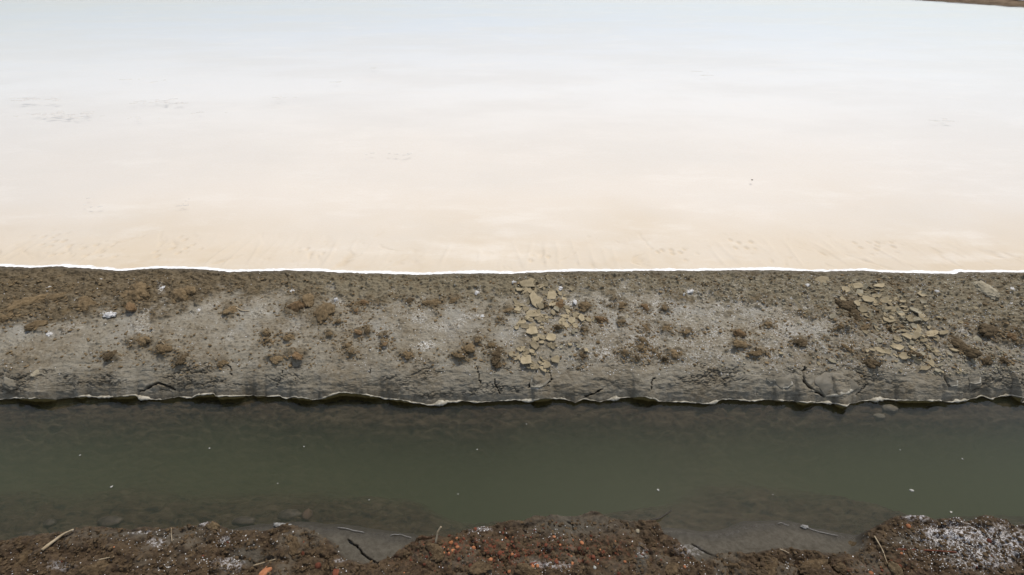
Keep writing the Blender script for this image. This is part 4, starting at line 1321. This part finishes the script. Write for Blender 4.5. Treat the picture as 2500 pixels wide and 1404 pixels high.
cnt = 0
while cnt < 150:
    px, py = random.gauss(1280, 170), random.gauss(1345, 26)
    if random.random() < .2:
        px, py = random.uniform(60, 2480), random.uniform(1310, 1403)
    if random.random() < .1:
        px, py = random.gauss(2140, 50), random.gauss(1385, 12)
    if not (1262 < py < 1403):
        continue
    h = hit(px, py, NB_)
    if h is None or h[1].z < .045:
        continue
    s = random.choice([2, 2, 2.5, 2.5, 3, 3.5, 4.5])
    cm = random.choice([M_REDC, M_REDC, M_REDC, M_BRICK])
    clod(px, py, s * random.uniform(.8, 1.4), s, ('small orange chip' if cm is M_BRICK else 'small dark red brick chip') + chip_place(px, py), cm, 'red brick chips on the near bank',
         'brick_chip', 'brick chip', NB_, hgt=.7, amp=.25, n=2, freq=1.2)
    cnt += 1


# ------------------------------------------------------------------ loose stuff: crumbs and salt grains
def scatter(name, gen, mat, n, label, cat, base=1, blk=(1, 1, .7), lift=.2):
    v0, f0 = ico(base)
    V, Fc, k = [], [], 0
    tries = 0
    while k < n and tries < n * 6:
        tries += 1
        g = gen()
        if g is None:
            continue
        loc, r = g
        a = random.uniform(0, 6.28)
        ca, sa = math.cos(a), math.sin(a)
        q = v0 * np.array([r * random.uniform(.7, 1.4), r * random.uniform(.7, 1.2), r * random.uniform(.5, .9)])
        q = q * (1 + .28 * rng.standard_normal((len(q), 1)).clip(-1.5, 1.5))
        q = np.stack([q[:, 0] * ca - q[:, 1] * sa, q[:, 0] * sa + q[:, 1] * ca, q[:, 2]], 1)
        V.append(q + np.array([loc.x, loc.y, loc.z + r * lift]))
        Fc.append(f0 + k * len(v0))
        k += 1
    me = mesh_np(name, np.concatenate(V), np.concatenate(Fc))
    return add(name, me, mat, 'stuff', label, cat, smooth=False)


pnoise = lambda px, py, s, sd: float(fbm(np.array([px * s]), np.array([py * s * 1.5]), 3, sd)[0])


def gen_crumb():
    if random.random() < .35:
        c = random.choice(clods)
        h = hit(c[0] + random.gauss(0, c[2] * 1.2 + 8), c[1] + random.gauss(0, c[3] * .8 + 4) + 2)
        return (h[1], random.choice([.0025, .003, .004, .005, .007])) if h else None
    px, py = random.uniform(-60, 2560), random.uniform(672, 905)
    b = float(np.interp(px, br_x, br_y))
    p = .9 if py < b else (.28 if px < 1800 else .6)
    p *= .35 + 1.3 * max(0, pnoise(px, py, .018, 201) + .35)
    if random.random() > p:
        return None
    h = hit(px, py)
    return (h[1], random.choice([.0025, .003, .0035, .004, .005, .0065, .009])) if h else None


scatter('soil_crumbs', gen_crumb, M_CLOD, 7000, 'loose brown soil crumbs scattered over the dike', 'soil crumbs')


def gen_pale():
    px, py = random.uniform(1700, 2540), random.uniform(680, 915)
    t = (px - 2110) / 190
    if random.random() > .25 + .75 * math.exp(-((py - (690 + 215 * min(max(t, 0), 1))) / 45) ** 2):
        return None
    h = hit(px, py)
    return (h[1], random.choice([.003, .004, .005, .006])) if h else None


scatter('flake_crumbs', gen_pale, M_FLAKEG, 1500, 'small crumbs broken from mud flakes on the right of the dike', 'flake crumbs')


def gen_salt():
    px, py = random.uniform(-20, 2520), random.uniform(668, 915)
    p = .12 if px < 900 else (.5 if px < 1250 else 1.0)
    p *= max(0, pnoise(px, py, .022, 211) + .25) * 1.6
    for (cx, cy, rx, ry) in [(1040, 845, 26, 14), (1020, 770, 20, 20), (1475, 860, 22, 18), (1245, 810, 22, 40), (1560, 850, 60, 30), (1700, 850, 60, 40), (1950, 820, 60, 50)]:
        if math.hypot((px - cx) / rx, (py - cy) / ry) < 1:
            p = max(p, .9)
    if random.random() > p:
        return None
    h = hit(px, py)
    return (h[1], random.choice([.0013, .0015, .0018, .0022, .0028])) if h else None


scatter('salt_grains', gen_salt, M_SALTG, 4600, 'fine white salt grains sprinkled over the dike', 'salt grains')


def gen_nsalt():
    if random.random() < .62:
        px, py = random.gauss(2370, 85), random.gauss(1325, 34)
    elif random.random() < .4:
        px, py = random.gauss(random.choice([390, 560, 500, 1340, 1690, 1170, 1950]), 28), random.gauss(random.choice([1300, 1325, 1370, 1385]), 10)
    else:
        px, py = random.uniform(0, 2500), random.uniform(1280, 1404)
    h = hit(px, py, NB_)
    if h is None or h[1].z < .03:
        return None
    return (h[1], random.choice([.0008, .0009, .0011, .0013, .0016, .0021]))


scatter('salt_grains', gen_nsalt, M_SALTG, 2400, 'white salt grains crusting the near bank, thickest on the right lump', 'salt grains')


def gen_ncrumb():
    px, py = random.uniform(-40, 2540), random.uniform(1270, 1404)
    h = hit(px, py, NB_)
    if h is None or h[1].z < .045:
        return None
    return (h[1], random.choice([.002, .003, .004, .005, .007]))


scatter('soil_crumbs', gen_ncrumb, M_SOIL, 3000, 'loose brown soil crumbs over the near bank', 'soil crumbs')

# ------------------------------------------------------------------ in and on the ditch water
for (px, py, rx, ry, lb, mt) in [(262, 1263, 28, 12, 'dark sunken stone in the ditch near the left bank', M_STONE), (590, 1262, 28, 9, 'dark slanting sunken stone off the left bank knob', M_STONE),
                                 (700, 1243, 28, 12, 'dark sunken clod left of the sunken brick', M_STONE), (745, 1246, 12, 12, 'dull reddish sunken brick in the ditch', M_SUNK),
                                 (60, 1296, 16, 8, 'sunken brown stone at the lower left corner of the ditch', M_STONE), (2172, 998, 17, 9, 'pale flat stone under water at the far right', M_STONEP),
                                 (2150, 1012, 14, 6, 'pale sunken flake left of the flat stone', M_STONEP), (110, 1265, 14, 8, 'small dark sunken clod near the left edge', M_STONE)]:
    x, y = unproj(px, py, -.03)
    h = BED.ray_cast(Vector((float(x), float(y), 1)), Vector((0, 0, -1)))
    loc = h[1]
    m = mpp(loc)
    me = lumpy('sunken_stone', rx * m, ry * m * 1.2, ry * m * .9, 3, .3, 1.3)
    add('sunken_stone', me, mt, None, lb, 'stone', 'stones on the ditch bottom', loc=loc + Vector((0, 0, min(.01, -.012 - loc.z))))
for (px, py, r, lb) in [(195, 1111, 2.5, 'white speck floating at the far left of the ditch'), (511, 1094, 2.6, 'white speck floating left of the ditch middle'),
                        (742, 1090, 2.4, 'white speck floating on the ditch below the yellow hollow'), (1165, 1097, 2.4, 'white speck floating in the ditch just left of centre'),
                        (272, 1188, 4, 'pale fleck floating above the dark sunken stone'), (1607, 1196, 4, 'round white fleck floating above the wet twig'),
                        (2226, 1197, 6, 'oval white fleck floating on the right of the ditch'), (1118, 1206, 2, 'tiny fleck on the ditch centre'), (678, 1180, 2.2, 'tiny fleck left of the ditch centre, near side'),
                        (901, 1220, 2.2, 'tiny fleck off the left grey shelf'), (1887, 1207, 2.2, 'tiny fleck over the brown shoal on the right'), (2350, 1120, 2.5, 'pale fleck far right on the ditch'),
                        (2322, 1250, 4, 'dull fleck near the salty lump'), (2198, 1098, 1.8, 'tiny fleck right of the ditch middle'), (1285, 1035, 1.8, 'tiny fleck by the far rim at centre')]:
    x, y = unproj(px, py, .002)
    m = mpp(Vector((float(x), float(y), 0)))
    me = lumpy('froth_fleck', r * m * .75, r * m * .5, r * m * .3, 3, .8, 1.3)
    o = add('froth_fleck', me, M_FROTH, None, lb, 'floating fleck', 'white flecks floating on the ditch', loc=(float(x), float(y), .001))
    o.rotation_euler.z = random.uniform(-1, 1)
# white waterline threads on the near shelves


def thread(pts_px, label, r=.0014):
    pts = []
    for i, (px, py) in enumerate(pts_px):
        x, y = unproj(px, py, .004)
        pts.append((float(x), float(y), .005 + random.uniform(-.001, .002)))
    stalk('salt_thread', pts, r, M_THREAD, label, 'salt thread', .8)


thread([(825, 1288), (840, 1290), (850, 1291), (862, 1296), (875, 1297), (889, 1300)], 'white wavy salt thread at the waterline of the left grey shelf')
thread([(953, 1308), (962, 1304), (972, 1306), (978, 1304), (988, 1309), (1004, 1313)], 'white wavy salt thread left of the reed stub', .0012)
thread([(1900, 1278), (1908, 1276), (1918, 1281), (1925, 1283)], 'short white salt thread at the top of the right grey shelf', .0013)
thread([(1962, 1286), (1985, 1294), (2003, 1299), (2025, 1304), (2045, 1308)], 'long white salt thread on the right grey shelf waterline', .0013)
for (px, py, rx, ry, lb) in [(1964, 1286, 7, 5, 'white froth blob on the right salt thread'), (681, 1281, 12, 5, 'white arched salt froth at the left shelf'), (706, 1283, 6, 4, 'small white salt froth right of the arched one')]:
    x, y = unproj(px, py, .006)
    m = mpp(Vector((float(x), float(y), 0)))
    add('salt_froth', lumpy('salt_froth', rx * m * .9, ry * m * .8, ry * m * .35, 4, 1.2, 1.8), M_THREAD, None, lb, 'salt froth', loc=(float(x), float(y), .006))

# ------------------------------------------------------------------ scum on the pond


def scum(cx, cy, wpx, hpx, n, label):
    V, Fc, k = [], [], 0
    for i in range(n):
        px, py = cx + random.gauss(0, wpx * .4), cy + random.gauss(0, hpx * .45)
        x, y = unproj(px, py, POND_Z + .002)
        x, y = float(x), float(y)
        m = mpp(Vector((x, y, POND_Z)))
        L, Wd = random.choice([2, 3, 4, 5, 6, 9, 14]) * m, random.uniform(.3, .9) * m * 2.2
        ang = random.gauss(.0, .10) + (.25 if cx < 1250 else -.25)
        ns = 9
        tt_ = np.linspace(-1, 1, ns)
        w_ = Wd * (1 - tt_ ** 2) ** .7 * rng.uniform(.35, 1.2, ns) + 1e-4
        cyv = .5 * Wd * rng.standard_normal(ns)
        for s, z in ((-1, 0), (0, .003), (1, 0)):
            lx, ly = tt_ * L, cyv + s * w_
            V.append(np.stack([x + lx * math.cos(ang) - ly * math.sin(ang), y + lx * math.sin(ang) + ly * math.cos(ang), np.full(ns, POND_Z + .0015 + z)], 1))
        for a_ in (0, 1):
            for q in range(ns - 1):
                b0 = k + a_ * ns + q
                Fc.append((b0, b0 + 1, b0 + ns + 1, b0 + ns))
        k += 3 * ns
    add('pond_scum', mesh_np('pond_scum', np.concatenate(V), np.array(Fc)), M_SCUM, 'stuff', label, 'scum')


for q in [(80, 242, 75, 4, 9, 'thin grey scum streaks at the left edge of the pond, upper patch'), (145, 281, 110, 7, 13, 'thin grey scum streaks at the left edge of the pond, lower patch'),
          (405, 248, 110, 5, 9, 'thin grey scum streaks left of the pond middle'), (345, 290, 90, 5, 4, 'faint grey scum flecks below the left streaks'),
          (370, 195, 70, 6, 4, 'faint grey scum streaks above the left streaks'), (690, 238, 60, 4, 4, 'wavy grey scum line left of the pond centre'),
          (505, 275, 40, 4, 3, 'faint scum flecks left of the wavy line'), (905, 165, 18, 3, 3, 'small scum wisp high on the pond'), (920, 378, 110, 4, 5, 'faint scum line low left of the pond centre'),
          (1715, 180, 26, 8, 3, 'small scum wisp on the right of the pond'), (820, 200, 14, 2, 2, 'tiny scum wisp left of the high one'), (215, 490, 60, 18, 3, 'few dark flecks low on the left of the pond'),
          (460, 495, 60, 10, 3, 'few dark flecks low on the left middle of the pond'), (2300, 293, 50, 4, 3, 'faint scum line at the right of the pond')]:
    scum(q[0], q[1], q[2], q[3] * 1.3, int(q[4] * (2.6 if q[4] > 8 else 1.4)), q[5])
x, y = unproj(1836, 440, POND_Z)
add('pond_debris', lumpy('pond_debris', .009, .010, .004, 2, .3, 1.4), M_TWIG, None, 'single dark speck floating on the right of the pale pond', 'debris', loc=(float(x), float(y), POND_Z + .003))
